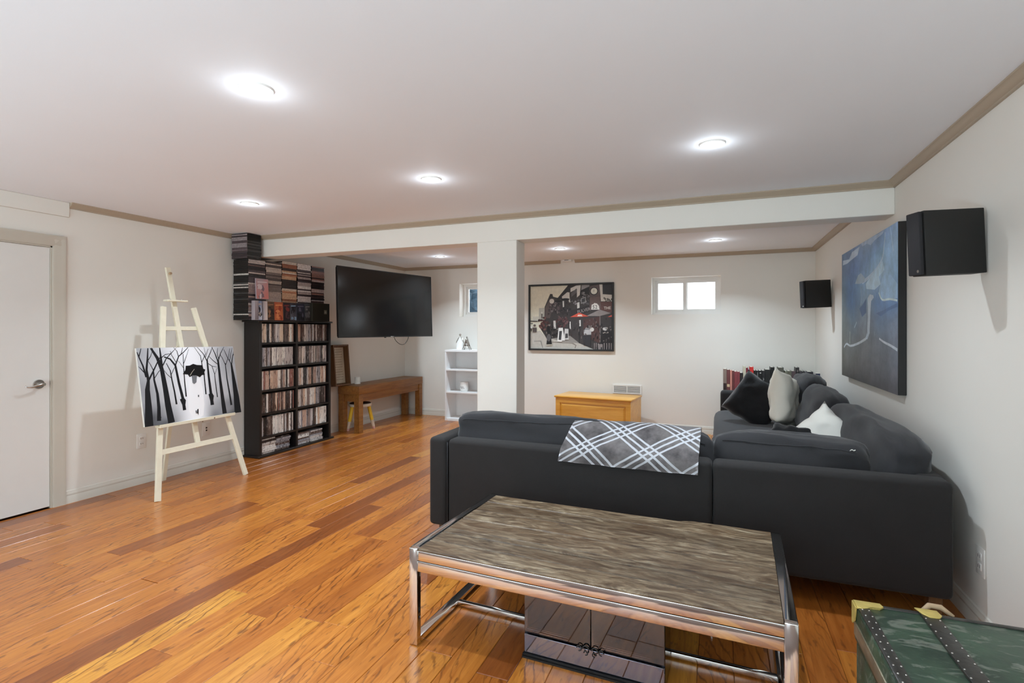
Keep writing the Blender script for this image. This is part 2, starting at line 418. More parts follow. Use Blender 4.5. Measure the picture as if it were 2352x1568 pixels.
class Print:
    """flat coloured shapes on a w x h sheet in local XZ (front is -Y)"""
    def __init__(s, w, h):
        s.w, s.h = w, h; s.bm = B(); s.c = s.bm.loops.layers.float_color.new('Col'); s.k = 0
    def poly(s, uv, col, lift=True):
        if lift: s.k += 1
        vs = [s.bm.verts.new(((min(1, max(0, u)) - 0.5) * s.w, -0.00004 * s.k, min(1, max(0, v)) * s.h)) for u, v in uv]
        try: f = s.bm.faces.new(vs)
        except ValueError: return
        for l in f.loops: l[s.c] = col
    def disc(s, u, v, ru, rv, col, n=18, rough=0.0):
        s.poly([(u + ru * math.cos(2 * PI * i / n) * (1 + rough * rnd.uniform(-1, 1)), v + rv * math.sin(2 * PI * i / n) * (1 + rough * rnd.uniform(-1, 1))) for i in range(n)], col)
    def stroke(s, pts, w0, w1, col):
        """tapered brush line, widths in metres"""
        P = [Vector((u * s.w, v * s.h)) for u, v in pts]; L = []; Rr = []
        n = len(P)
        for i, p in enumerate(P):
            d = (P[min(i + 1, n - 1)] - P[max(i - 1, 0)]).normalized(); q = Vector((-d.y, d.x)) * (w0 + (w1 - w0) * i / (n - 1)) / 2
            L.append(p + q); Rr.append(p - q)
        s.k += 1
        for i in range(n - 1):
            s.poly([(a.x / s.w, a.y / s.h) for a in (L[i], L[i + 1], Rr[i + 1], Rr[i])], col, False)
    def grid(s, nx, ny, fn):
        V = [[s.bm.verts.new(((i / nx - 0.5) * s.w, 0, j / ny * s.h)) for j in range(ny + 1)] for i in range(nx + 1)]
        for i in range(nx):
            for j in range(ny):
                f = s.bm.faces.new((V[i][j], V[i + 1][j], V[i + 1][j + 1], V[i][j + 1]))
                for l, (a, b) in zip(f.loops, ((i, j), (i + 1, j), (i + 1, j + 1), (i, j + 1))): l[s.c] = fn(a / nx, b / ny)
    def text(s, body, u, v, size, col, shear=0.0, rot=0.0, squeeze=1.0):
        cu = bpy.data.curves.new('t', 'FONT'); cu.body = body; cu.size = size; cu.align_x = 'CENTER'; cu.align_y = 'CENTER'; cu.resolution_u = 2
        o = bpy.data.objects.new('t', cu); COL.objects.link(o); dg = bpy.context.evaluated_depsgraph_get(); dg.update()
        me = o.evaluated_get(dg).to_mesh(); s.k += 1
        vs = []
        ca, sa = math.cos(rot), math.sin(rot)
        for q in me.vertices:
            x, y = q.co.x * squeeze, q.co.y; y += shear * x; x, y = x * ca - y * sa, x * sa + y * ca
            vs.append(s.bm.verts.new(((u - 0.5) * s.w + x, -0.00004 * s.k - 0.0003, v * s.h + y)))
        for pl in me.polygons:
            try: f = s.bm.faces.new([vs[i] for i in pl.vertices])
            except ValueError: continue
            for l in f.loops: l[s.c] = col
        o.evaluated_get(dg).to_mesh_clear(); bpy.data.objects.remove(o); bpy.data.curves.remove(cu)
    def mesh(s, name='print'):
        me = bpy.data.meshes.new(name); s.bm.normal_update()
        s.bm.to_mesh(me); s.bm.free(); return me

# ------------------------------------------------------------------ lamps
def pot_light(x, y, label, grp=None):
    t = thing('recessed_light', label, 'ceiling light', (x, y, CZ), 0, grp)
    bm = B(); lathe(bm, [(0.048, 0.004), (0.050, -0.006), (0.066, -0.007), (0.070, -0.0005), (0.070, 0.004)], 28)
    link('trim_ring', mesh(bm, angle=50), M['plastic_white'], t)
    bm = B(); lathe(bm, [(0.0, -0.003), (0.03, -0.0028), (0.048, 0.002)], 24)
    link('lens', mesh(bm, smooth=True), M['bulb'], t)
    lamp('pot_lamp', 'AREA', (x, y, CZ - 0.012), LAMP_W * (1.5 if y > BY else 1.0), (0.77, 0.93, 1.05) if y > BY else LAMP_COL, 0.06, spread=128)
    lamp('pot_lamp_spill', 'POINT', (x, y, CZ - 0.075), LAMP_W * 0.07, LAMP_COL, 0.03)
LIGHTS = [(-1.82, 1.66, 'recessed ceiling light nearest the camera, well in front of the beam'),
          (-3.53, 3.15, 'recessed ceiling light above the easel'),
          (-1.81, 3.09, 'recessed ceiling light between the camera and the square column'),
          (-0.03, 3.07, 'recessed ceiling light above the sofa corner, near the blue painting'),
          (-3.62, 6.42, 'recessed ceiling light beyond the beam, in front of the television'),
          (-1.86, 6.36, 'recessed ceiling light beyond the beam, above the framed street photograph'),
          (-0.03, 6.39, 'recessed ceiling light beyond the beam, above the small basement window')]
for x, y, lb in LIGHTS: pot_light(x, y, lb)
# unseen ceiling lamps behind the camera, added to help brighten the ceiling
for x, y in ((-3.53, -1.5), (-1.82, -2.4)):
    lamp('unseen_pot_lamp', 'AREA', (x, y, CZ - 0.012), LAMP_W * 0.8, LAMP_COL, 0.06, spread=128)
# unseen upward fill lamps added near the floor behind the camera to brighten the ceiling
for x, y in ((-3.4, -2.4), (-0.5, -2.4)):
    lamp('ceiling_fill_lamp', 'AREA', (x, y, 0.2), UP_W, (0.75, 0.92, 1.02), 1.0, (PI, 0, 0))

# ------------------------------------------------------------------ room shell
def wall_with_holes(name, plane, p, thick, a0, a1, z0, z1, holes, sign, m):
    """wall in plane X or Y = p, thickness away from the room (sign), rectangular holes (a0, a1, z0, z1)"""
    bm = B()
    xs = sorted({a0, a1, *[h[0] for h in holes], *[h[1] for h in holes]}); zs = sorted({z0, z1, *[h[2] for h in holes], *[h[3] for h in holes]})
    q0, q1 = sorted((p, p + sign * thick))
    for i in range(len(xs) - 1):
        for j in range(len(zs) - 1):
            mx, mz = (xs[i] + xs[i + 1]) / 2, (zs[j] + zs[j + 1]) / 2
            if any(h[0] < mx < h[1] and h[2] < mz < h[3] for h in holes): continue
            if plane == 'Y': box(bm, (xs[i], q0, zs[j]), (xs[i + 1], q1, zs[j + 1]))
            else: box(bm, (q0, xs[i], zs[j]), (q1, xs[i + 1], zs[j + 1]))
    bmesh.ops.remove_doubles(bm, verts=bm.verts, dist=1e-5)
    inner = [f for f in bm.faces if sum(1 for g in bm.faces if g is not f and (g.calc_center_median() - f.calc_center_median()).length < 1e-5)]
    bmesh.ops.delete(bm, geom=inner, context='FACES')
    return struct(name, mesh(bm, name), m)
DOOR = (1.60, 2.487, 0.0, 2.055)
W1 = (-0.862, 0.034, 1.606, 2.119)
W2 = (-3.846, -2.95, 1.606, 2.126)
wall_with_holes('wall_left', 'X', LW, 0.15, YB, FW + 0.25, 0, CZ + 0.1, [DOOR], -1, M['wall'])
wall_with_holes('wall_right', 'X', RW, 0.15, YB, FW + 0.25, 0, CZ + 0.1, [], 1, M['wall'])
wall_with_holes('wall_far', 'Y', FW, 0.25, LW, RW, 0, CZ + 0.1, [W1, W2], 1, M['wall'])
wall_with_holes('wall_back', 'Y', YB, 0.15, LW, RW, 0, CZ + 0.1, [], -1, M['wall'])
struct('ceiling', boxm((LW, YB, CZ), (RW, FW, CZ + 0.1)), M['ceiling'])
fl = struct('floor', boxm((LW - 0.15, YB, -0.12), (RW, FW, -0.0075)), M['floor_gap'])
# beam and square column carry the ceiling
struct('wall_beam', boxm((LW, BY, BZ), (RW, BY + 0.21, CZ), 0.004, 1), M['wall'])
struct('wall_column', boxm((-2.04, BY, 0), (-1.655, BY + 0.205, BZ), 0.004, 1), M['wall'])
struct('wall_soffit', boxm((LW, YB, 2.30), (LW + 0.012, 2.60, CZ), 0.003, 1), M['wall'])

# floor planks -------------------------------------------------------
PW = 0.14; _pm = {}
def plank_mesh(L):
    k = round(L, 2)
    if k not in _pm:
        bm = B(); g = 0.0007
        box(bm, (-PW / 2 + g, g, -0.015), (PW / 2 - g, k - g, 0.0))
        top = [e for e in bm.edges if all(v.co.z > -0.001 for v in e.verts)]
        bmesh.ops.bevel(bm, geom=top, offset=0.0022, segments=1, affect='EDGES')
        me = mesh(bm, 'plank'); me.materials.append(M['oak']); _pm[k] = me
    return _pm[k]
# joints and tones read from the photograph for the boards that stand out: column -> [(y of joint, tone of the board beyond it)]
KNOWN = {round((-2.53 + 2.53) / PW): None}
x_first = -2.04 - PW / 2
cols = []
c = 0
while x_first + c * PW > LW: c -= 1
while x_first + c * PW - PW / 2 < RW: cols.append(c); c += 1
SPECIAL = {-3: [(2.32, 0.08), (3.455, 0.5)], -2: [(0.8, 0.97), (2.06, 0.55), (3.2, 0.62)], -1: [(0.75, 0.3), (1.55, 0.62), (2.92, 0.2)], 0: [(0.9, 0.85), (1.915, 0.3)],
           -4: [(0.85, 0.4), (1.925, 0.6)], -5: [(1.1, 0.62), (2.21, 0.7)], -6: [(0.9, 0.58), (1.965, 0.45), (3.1, 0.8)], -7: [(1.0, 0.6), (2.15, 0.66), (3.1, 0.55)]}
SPECIAL[-3] = [(0.85, 0.1)] + SPECIAL[-3]
n_pl = 0
for c in cols:
    xc = x_first + c * PW
    lo, hi = max(xc - PW / 2, LW), min(xc + PW / 2, RW)
    y = 0.7 + rnd.uniform(0, 0.35) if xc < -2.7 else 0.7 + rnd.uniform(0.0, 0.5)
    joints = []
    sp = SPECIAL.get(c, [])
    if sp: joints = [(sp[i][0], sp[i][1]) for i in range(len(sp))]; y = joints[-1][0] + rnd.choice((0.8, 1.0, 1.15))
    while y < FW - 0.25:
        joints.append((y, min(1, max(0.0, rnd.gauss(0.52, 0.17) if rnd.random() > 0.08 else rnd.choice((0.1, 0.9))))))
        y += rnd.choice((0.75, 0.9, 1.05, 1.15, 1.25, 1.4))
    for i, (y0, tone) in enumerate(joints):
        y1 = joints[i + 1][0] if i + 1 < len(joints) else FW
        L = round(y1 - y0, 2)
        if L < 0.05: continue
        if hi - lo < PW - 0.01:   # ripped board along a wall
            bm = B(); box(bm, (lo - xc + 0.0007, 0.0007, -0.015), (hi - xc - 0.0007, L - 0.0007, 0)); me = mesh(bm, 'plank'); me.materials.append(M['oak'])
        else: me = plank_mesh(L)
        o = link('plank', me, None, fl, (xc, y0, 0)); o['tone'] = tone; n_pl += 1
print('planks', n_pl)
struct('trim_9', boxm((LW, YB, -0.015), (RW, 0.7, -0.001)), M['floor_gap'], parent=fl).name = 'floor_strip'

# crown mouldings and baseboards --------------------------------------
CROWN = [(0, 0), (0.046, 0), (0.046, -0.008), (0.038, -0.012), (0.030, -0.022), (0.018, -0.032), (0.012, -0.036), (0.012, -0.046), (0, -0.046)]
BASE = [(0, 0), (0.014, 0), (0.014, 0.052), (0.011, 0.060), (0.0105, 0.064), (0.0125, 0.068), (0.0125, 0.078), (0.007, 0.088), (0.006, 0.098), (0, 0.104)]
def run(name, prof, plane, p, sgn, a0, a1, z, m):
    bm = B()
    fn = (lambda q, t: (p + sgn * q[0], t, z + q[1])) if plane == 'X' else (lambda q, t: (t, p + sgn * q[0], z + q[1]))
    prism(bm, prof, a0, a1, fn); return struct(name, mesh(bm, angle=35), m)
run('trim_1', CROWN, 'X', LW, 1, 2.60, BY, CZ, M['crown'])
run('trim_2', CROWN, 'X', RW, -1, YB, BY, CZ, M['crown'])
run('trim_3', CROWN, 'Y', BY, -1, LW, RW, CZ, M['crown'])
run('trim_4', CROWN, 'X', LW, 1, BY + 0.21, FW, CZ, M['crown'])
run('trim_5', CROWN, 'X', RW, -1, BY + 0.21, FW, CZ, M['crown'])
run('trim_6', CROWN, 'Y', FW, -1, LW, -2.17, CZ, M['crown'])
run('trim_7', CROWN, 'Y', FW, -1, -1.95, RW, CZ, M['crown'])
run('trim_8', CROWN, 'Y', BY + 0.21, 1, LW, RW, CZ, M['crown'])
run('baseboard_left', BASE, 'X', LW, 1, 2.572, FW, 0, M['trim'])
run('baseboard_right', BASE, 'X', RW, -1, YB, FW, 0, M['trim'])
run('baseboard_far', BASE, 'Y', FW, -1, LW, RW, 0, M['trim'])

struct('door_light_block', boxm((LW - 0.9, 1.2, -0.12), (LW - 0.149, 2.9, CZ)), M['wall'])  # unseen box added behind the door to block light from outside
# door ----------------------------------------------------------------
d = struct('door_1', boxm((LW - 0.045, DOOR[0] + 0.004, 0.012), (LW - 0.008, DOOR[1] - 0.012, DOOR[3] - 0.012), 0.002, 1), M['door'])
bm = B(); cyl(bm, (LW - 0.008, 2.402, 0.978), (LW + 0.004, 2.402, 0.978), 0.036, 0.034, 24); cyl(bm, (LW + 0.004, 2.402, 0.978), (LW + 0.052, 2.402, 0.978), 0.014, 0.012, 14)
hd = link('lever_handle', mesh(bm, angle=40), M['nickel'], d)
bm = B(); tube(bm, [(LW + 0.05, 2.402 + 0.012, 0.978), (LW + 0.056, 2.39, 0.979), (LW + 0.056, 2.36, 0.972), (LW + 0.056, 2.33, 0.964), (LW + 0.054, 2.305, 0.966), (LW + 0.050, 2.29, 0.974)], [0.011, 0.010, 0.009, 0.0075, 0.006, 0.004], 10)
link('lever', mesh(bm, smooth=True), M['nickel'], hd)
link('strike_plate', boxm((LW - 0.006, 2.476, 0.965), (LW - 0.002, 2.486, 0.995)), M['dark_hole'], d)
bm = B()
CAS = [(0, 0), (0.012, 0.0), (0.016, 0.012), (0.014, 0.05), (0.019, 0.062), (0.019, 0.084), (0, 0.084)]
prism(bm, CAS, 0, DOOR[3] + 0.084, lambda q, t: (LW + q[0], DOOR[1] + q[1], t))
prism(bm, CAS, DOOR[0] - 0.08, DOOR[1] + 0.084, lambda q, t: (LW + q[0] + 0.0004, t, DOOR[3] + q[1]))
box(bm, (LW - 0.14, DOOR[1] - 0.011, 0), (LW + 0.001, DOOR[1] + 0.001, DOOR[3])); box(bm, (LW - 0.14, DOOR[0], DOOR[3] - 0.011), (LW + 0.001, DOOR[1], DOOR[3] + 0.001))
struct('trim_10', mesh(bm, angle=35), M['casing'])

# windows -------------------------------------------------------------
def slider(name, w, split):
    x0, x1, z0, z1 = w; yf = FW + 0.14
    def ring(bm, a0, a1, b0, b1, t, y0, y1):
        box(bm, (a0, y0, b0), (a1, y1, b0 + t)); box(bm, (a0, y0, b1 - t), (a1, y1, b1)); box(bm, (a0, y0, b0 + t), (a0 + t, y1, b1 - t)); box(bm, (a1 - t, y0, b0 + t), (a1, y1, b1 - t))
    bm = B(); ring(bm, x0, x1, z0, z1, 0.035, yf, yf + 0.09)
    o = struct(name, mesh(bm), M['plastic_white'])
    sx = x0 + (x1 - x0) * split
    for k, (a0, a1, dy) in enumerate(((x0 + 0.03, sx + 0.03, 0.045), (sx - 0.03, x1 - 0.03, 0.012))):
        bm = B(); ring(bm, a0, a1, z0 + 0.032, z1 - 0.032, 0.042, yf + dy, yf + dy + 0.03)
        s = link('sash', mesh(bm), M['plastic_white'], o)
        link('pane', boxm((a0 + 0.04, yf + dy + 0.012, z0 + 0.07), (a1 - 0.04, yf + dy + 0.017, z1 - 0.07)), M['glass'], s)
    bm = B(); box(bm, (sx - 0.02, yf + 0.002, (z0 + z1) / 2 - 0.02), (sx - 0.005, yf + 0.012, (z0 + z1) / 2 + 0.02)); link('latch', mesh(bm), M['plastic_white'], o)
    return o
slider('window_1', W1, 0.49); slider('window_2', W2, 0.49)
struct('ground_outside', boxm((-9, FW + 0.25, 1.30), (6, FW + 14, 1.50)), mat('snowy_ground', rgb(225, 228, 232), 0.9, var=0.05, scale=1.0))
bm = B(); bmesh.ops.create_icosphere(bm, subdivisions=4, radius=1.0)
for v in bm.verts:
    q = v.co.normalized(); k = 1 + 0.28 * noise.noise(q * 4) + 0.2 * noise.noise(q * 11)
    v.co = Vector((q.x * 0.55 * k, q.y * 0.45 * k, q.z * 0.42 * k))
bsh = link('evergreen_shrub', mesh(bm), mat('dark_evergreen', rgb(44, 62, 74), 0.9, var=0.5, scale=14), None, (-4.55, FW + 1.2, 1.86))
tag(bsh, 'dark evergreen shrub outside the window beside the column', 'shrub')

# small wall things -----------------------------------------------------
def outlet(y, z, label, x=LW, sgn=1, kind='duplex'):
    t = thing('wall_outlet', label, 'outlet', (x, y, z), 0 if sgn > 0 else PI)
    link('cover_plate', boxm((0, -0.042, -0.066), (0.006, 0.042, 0.066), 0.003), M['plastic_white'], t)
    if kind == 'duplex':
        for dz in (0.024, -0.024):
            s = link('socket', boxm((0.005, -0.019, dz - 0.017), (0.009, 0.019, dz + 0.017), 0.002, 1), M['plastic_white'], t)
            bm = B()
            for dy in (-0.008, 0.008): box(bm, (0.0088, dy - 0.0016, dz - 0.006), (0.0094, dy + 0.0016, dz + 0.008))
            sl = link('slot', mesh(bm), M['dark_hole'], s); sl['kind'] = 'stuff'
    else:
        link('jack', boxm((0.005, -0.012, -0.030), (0.0085, 0.012, 0.030), 0.001, 1), M['plastic_white'], t)
        for dz in (0.013, -0.013): link('port', boxm((0.008, -0.008, dz - 0.007), (0.0092, 0.008, dz + 0.007)), M['dark_hole'], t)
outlet(3.168, 0.388, 'white duplex outlet low on the wall behind the easel, nearer the door')
outlet(3.81, 0.383, 'white wall plate with two small jacks behind the right easel leg', kind='jack')
outlet(3.037, 0.33, 'white double outlet on the wall beside the sofa back and green trunk', RW, -1)

t = thing('wall_register', 'white louvred air register on the far wall just above the honey wooden chest', 'air vent', (-1.197, FW, 0.556))
bm = B(); w_, h_ = 0.20, 0.062
for a in ((-w_, -h_, w_, -h_ + 0.014), (-w_, h_ - 0.014, w_, h_), (-w_, -h_ + 0.014, -w_ + 0.018, h_ - 0.014), (w_ - 0.018, -h_ + 0.014, w_, h_ - 0.014), (-0.006, -h_ + 0.014, 0.006, h_ - 0.014)):
    box(bm, (a[0], -0.014, a[1]), (a[2], 0, a[3]))
link('register_frame', mesh(bm), M['plastic_white'], t)
link('duct_backing', boxm((-w_ + 0.01, -0.002, -h_ + 0.01), (w_ - 0.01, -0.0005, h_ - 0.01)), M['duct'], t)
lv = None
for s in (-1, 1):
    for k in range(7):
        z = -h_ + 0.021 + k * 0.0137; x0 = 0.008 if s > 0 else -w_ + 0.019
        if lv is None:
            bm = B(); prism(bm, [(-0.003, -0.0045), (-0.013, -0.001), (-0.013, 0.005), (-0.003, 0.0015)], 0, w_ - 0.027, lambda q, tt: (tt, q[0], q[1])); lv = mesh(bm)
        link('louvre', lv, M['plastic_white'], t, (x0, 0, z))
t = thing('ceiling_sensor', 'small white sensor box at the gap in the far crown moulding', 'sensor', (-2.06, FW, CZ))
link('sensor_body', boxm((-0.07, -0.075, -0.03), (0.07, 0, 0), 0.008), M['plastic_white'], t)
link('sensor_slot', boxm((-0.03, -0.078, -0.012), (0.03, -0.074, -0.006)), M['dark_hole'], t)

# ------------------------------------------------------------------ sofa
SF = thing('sectional_sofa', 'large charcoal grey fabric L-shaped sectional sofa along the cream wall', 'sofa', (0, 0, 0))
def part(name, me, m, parent, label=None, **kw):
    o = link(name, me, m, parent, **kw)
    if label: o['label'] = label
    return o
SZ0, SZ1 = 0.135, 0.687
def panel(lo, hi, r=0.028): return boxm(lo, hi, r, 4)
bp = part('back_panel', panel((-1.637, 2.999, SZ0), (-0.03, 3.135, SZ1)), M['sofa'], SF)
bp2 = part('back_panel', panel((-0.026, 2.999, SZ0), (1.02, 3.135, SZ1)), M['sofa'], SF)
part('back_panel', panel((0.898, 3.102, SZ0), (1.029, 6.571, SZ1)), M['sofa'], SF)
part('arm', panel((-1.763, 2.975, SZ0 - 0.01), (-1.64, 4.07, SZ1 + 0.01)), M['sofa'], SF)
part('arm', panel((0.024, 6.448, SZ0), (0.902, 6.58, SZ1 + 0.012), 0.04), M['sofa'], SF)
part('seat_base', panel((-1.636, 3.13, SZ0), (0.893, 4.042, 0.338), 0.02), M['sofa'], SF)
part('seat_base', panel((-0.028, 4.023, SZ0), (0.898, 6.458, 0.338), 0.02), M['sofa'], SF)
def seat(x0, x1, y0, y1, sd, h=0.18, z=0.408):
    part('seat_cushion', mesh(cushion_bm(x1 - x0, y1 - y0, h, 7, 0.04, 10, 0.004, sd), smooth=True), M['sofa_seat'], SF, loc=((x0 + x1) / 2, (y0 + y1) / 2, z))
seat(-1.636, -0.846, 3.243, 4.061, 1); seat(-0.846, -0.038, 3.243, 4.061, 2)
seat(-0.042, 0.893, 3.243, 4.277, 3); seat(-0.042, 0.893, 4.277, 6.448, 4)
def back_cushion(cx, cy, cz, w, d, h, sd, rot, wr=0.010, p=4.2, bulge=0.18):
    return part('back_cushion', mesh(cushion_bm(w, d, h, p, bulge, 14, wr, sd), smooth=True), M['sofa_seat'], SF, loc=(cx, cy, cz), rot=rot)
# cushions along the near back, then along the wall
ca = back_cushion(-1.115, 3.235, 0.636, 1.075, 0.20, 0.395, 5.0, (-0.13, 0, 0), 0.008, 8.5, 0.08)
cb = back_cushion(-0.310, 3.235, 0.600, 0.565, 0.19, 0.385, 6.0, (-0.13, 0, 0), 0.008, 7.0, 0.08)
cc = back_cushion(0.348, 3.245, 0.615, 0.760, 0.225, 0.395, 7.3, (-0.12, 0, 0.01), 0.010, 6.5, 0.10)
cd_ = back_cushion(0.875, 3.90, 0.655, 1.50, 0.215, 0.405, 8.1, (-0.20, 0, -PI / 2 + 0.02), 0.010, 6.0, 0.10)
back_cushion(0.815, 5.08, 0.672, 0.92, 0.235, 0.43, 9.4, (-0.30, 0.05, -PI / 2), 0.010, 4.6)
back_cushion(0.800, 5.95, 0.700, 0.88, 0.225, 0.48, 14.2, (-0.26, -0.03, -PI / 2), 0.010, 5.0)
def cushion_seam(o, w, d, h, p, bulge, wr, sd, zz=0.80):
    pts = []
    for i in range(25):
        x = -0.97 + 1.94 * i / 24; pts.append(cushion_point(x, -1, zz, w, d, h, p, bulge, wr, sd))
    bm = B(); tube(bm, [q + Vector((0, -0.001, 0)) for q in pts], 0.0026, 6); link('piping', mesh(bm, smooth=True), M['piping'], o)
cushion_seam(ca, 1.075, 0.20, 0.395, 8.5, 0.08, 0.008, 5.0); cushion_seam(cb, 0.565, 0.19, 0.385, 7.0, 0.08, 0.008, 6.0); cushion_seam(cc, 0.760, 0.225, 0.395, 6.5, 0.10, 0.010, 7.3)
def seam(pts, r, parent): 
    bm = B(); tube(bm, pts, r, 6); return part('piping', mesh(bm, smooth=True), M['piping'], parent)
seam([(-1.636, 2.999 - 0.002, z) for z in (SZ0 + 0.02, 0.4, SZ1 - 0.02)], 0.003, SF)
for x, y in ((-1.692, 3.064), (-1.692, 3.948), (0.959, 3.064), (0.094, 6.514), (0.959, 6.486), (-0.028, 3.064)):
    part('leg', boxm((x - 0.028, y - 0.028, 0.0), (x + 0.028, y + 0.028, SZ0 + 0.004), 0.004, 1), M['frame_wood'], SF, 'short brown wooden leg')
# a short loose thread tuft on the corner cushion
bm = B(); tube(bm, [(0.285, -0.116, 0.145), (0.292, -0.121, 0.152), (0.301, -0.119, 0.147), (0.308, -0.121, 0.151)], 0.0022, 6)
part('loose_thread', mesh(bm, smooth=True), M['ivory'], cc, 'short white loose thread')

# throw blanket over the near back ----------------------------------------
def throw_mat():
    t = NT('lattice_throw')
    uv = t.n('ShaderNodeUVMap'); sp = t.n('ShaderNodeSeparateXYZ'); t.l(uv.outputs[0], sp.inputs[0])
    wob = t.noise(t.coords('Object'), 14, 2)
    X = t.math('ADD', sp.outputs[0], t.math('MULTIPLY', t.math('SUBTRACT', wob, 0.5), 0.012)); Sv = sp.outputs[1]
    P = 0.395; k = P / 0.300
    def fam(sign):
        a = t.math('ADD', X, t.math('MULTIPLY', Sv, -k * sign)); a = t.math('ADD', a, 10 * P - 0.198 if sign > 0 else 10 * P - 0.198 + 0.0)
        m = None
        for q in (0.0, 0.060, 0.120):
            off = q if sign > 0 else -q
            d = t.math('MODULO', t.math('ADD', a, P * 1.5 - off), P); d = t.math('ABSOLUTE', t.math('SUBTRACT', d, P / 2))
            l = t.math('LESS_THAN', d, 0.0105); m = l if m is None else t.math('MAXIMUM', m, l)
        return m
    line = t.math('MAXIMUM', fam(1), fam(-1))
    pile = t.noise(t.coords('Object'), 9, 4, 0.6)
    grey = t.ramp(pile, [(0.35, rgb(92, 87, 89)), (0.68, rgb(158, 152, 152))])
    t.set(Base_Color=t.mix(line, grey, rgb(232, 234, 240)), Roughness=0.85)
    t.b.inputs['Sheen Weight'].default_value = 0.5; t.b.inputs['Sheen Roughness'].default_value = 0.35
    t.bump(t.math('ADD', t.noise(t.coords('Object'), 320, 1), t.math('MULTIPLY', line, 0.6)), 0.3, 0.006)
    return t.m
prof = [(3.37, 0.60), (3.355, 0.69), (3.320, 0.775), (3.275, 0.825), (3.215, 0.838), (3.150, 0.818), (3.090, 0.778), (3.035, 0.735), (2.996, 0.700), (2.984, 0.672), (2.980, 0.645), (2.978, 0.622)]
# smooth the profile and measure it from the hem upward
def catmull(P, n):
    out = []
    for i in range(len(P) - 1):
        p0, p1, p2, p3 = P[max(i - 1, 0)], P[i], P[i + 1], P[min(i + 2, len(P) - 1)]
        for j in range(n):
            t = j / n
            out.append(tuple(0.5 * ((2 * b) + (-a + c) * t + (2 * a - 5 * b + 4 * c - d) * t * t + (-a + 3 * b - 3 * c + d) * t ** 3) for a, b, c, d in zip(p0, p1, p2, p3)))
    out.append(P[-1]); return out
pr = catmull(prof, 4)
ln = [0.0]
for a, b in zip(pr[::-1], pr[::-1][1:]): ln.append(ln[-1] + math.dist(a, b))
ln = ln[::-1]
bm = B(); uvl = bm.loops.layers.uv.new('UVMap'); nx = 44; Vv = []; Uv = {}
for i in range(nx + 1):
    f = i / nx; row = []
    for (y, z), s in zip(pr, ln):
        x0 = -0.884 + 0.052 * min(1, s / 0.30); x1 = -0.102 + 0.011 * min(1, s / 0.28)
        x = x0 + (x1 - x0) * f
        q = noise.noise(Vector((x * 5, s * 5, 3.1))) * 0.010 + noise.noise(Vector((x * 13 + s * 9, s * 7, 1.0))) * 0.004
        free = 1.0 if z < 0.685 else 0.7
        v = bm.verts.new((x, y - abs(q) * free - 0.002, z + q * 0.7 - 0.006 * f)); row.append(v); Uv[v] = (-0.940 + 0.832 * f, s / 0.94)
    Vv.append(row)
for i in range(nx):
    for j in range(len(pr) - 1):
        fc = bm.faces.new((Vv[i][j], Vv[i][j + 1], Vv[i + 1][j + 1], Vv[i + 1][j]))
        for l in fc.loops: l[uvl].uv = Uv[l.vert]
bmesh.ops.solidify(bm, geom=list(bm.faces), thickness=-0.009)
th = link('throw_blanket', mesh(bm, smooth=True), throw_mat())
tag(th, 'grey plush throw with white diagonal lattice lines folded over the sofa back', 'blanket')

# scatter cushions ------------------------------------------------------
def scatter(label, w, h, t, loc, rot, m, seed, pinch=0.10, wr=0.008, n=18, piping=None):
    o = link('throw_pillow', mesh(pillow_bm(w, h, t, n, pinch, wr, seed), smooth=True), m, None, loc, rot)
    tag(o, label, 'pillow'); return o
scatter('black plush pillow leaning on the far sofa arm below the dark books', 0.46, 0.45, 0.24, (0.338, 5.60, 0.700), (-0.30, 0.52, -0.35), M['fur'], 3, 0.05)
cp = scatter('cream satin pillow with grey back standing upright beside the black plush pillow', 0.40, 0.52, 0.20, (0.575, 5.50, 0.745), (-0.10, 0.26, 1.12), M['cream'], 5, 0.13, 0.010)
scatter('white cotton pillow set on one corner behind the near back cushion', 0.36, 0.36, 0.21, (0.690, 4.16, 0.655), (-0.30, 0.70, -0.55), M['ivory'], 8, 0.10, 0.008)
scatter('small black plush pillow lying flat beside the white cotton pillow', 0.30, 0.26, 0.15, (0.470, 4.10, 0.610), (-0.75, 0.1, -0.35), M['fur'], 11, 0.06)

# ------------------------------------------------------------------ coffee table
TB = thing('coffee_table', 'rustic plank-topped coffee table on a chrome frame behind the sofa', 'table', (-1.278, 1.990, 0), math.radians(-2.1))
TL_, TD, TH = 1.525, 0.845, 0.43; fw = 0.042
for nm, x in (('end_frame', 0.0), ('end_frame', TL_ - fw)):
    bm = B()
    box(bm, (x, 0, 0.004), (x + fw, 0.028, TH)); box(bm, (x, TD - 0.028, 0.004), (x + fw, TD, TH))
    box(bm, (x, 0.028, TH - 0.035), (x + fw, TD - 0.028, TH)); box(bm, (x, 0.028, 0.004), (x + fw, TD - 0.028, 0.032))
    bmesh.ops.remove_doubles(bm, verts=bm.verts, dist=1e-5); bevel(bm, 0.002, 2)
    part('end_frame', mesh(bm, angle=40), M['chrome'], TB, 'polished chrome end frame')
for y0, y1 in ((0.003, 0.022), (TD - 0.022, TD - 0.003)):
    part('apron', boxm((fw, y0, 0.330), (TL_ - fw, y1, 0.376), 0.002, 2), M['chrome'], TB, 'chrome lower rail')
    part('top_rail', boxm((fw, y0 + 0.001, 0.378), (TL_ - fw, y1, 0.421), 0.002, 2), M['chrome'], TB, 'chrome upper rail')
part('floor_rail', boxm((fw, 0.36, 0.006), (TL_ - fw, 0.385, 0.030), 0.003, 2), M['chrome'], TB, 'chrome cross rail near the floor')
part('core_board', boxm((fw + 0.001, 0.024, 0.366), (TL_ - fw - 0.001, TD - 0.03, 0.3815)), mat('dark_table_core', rgb(40, 30, 24), 0.8), TB)
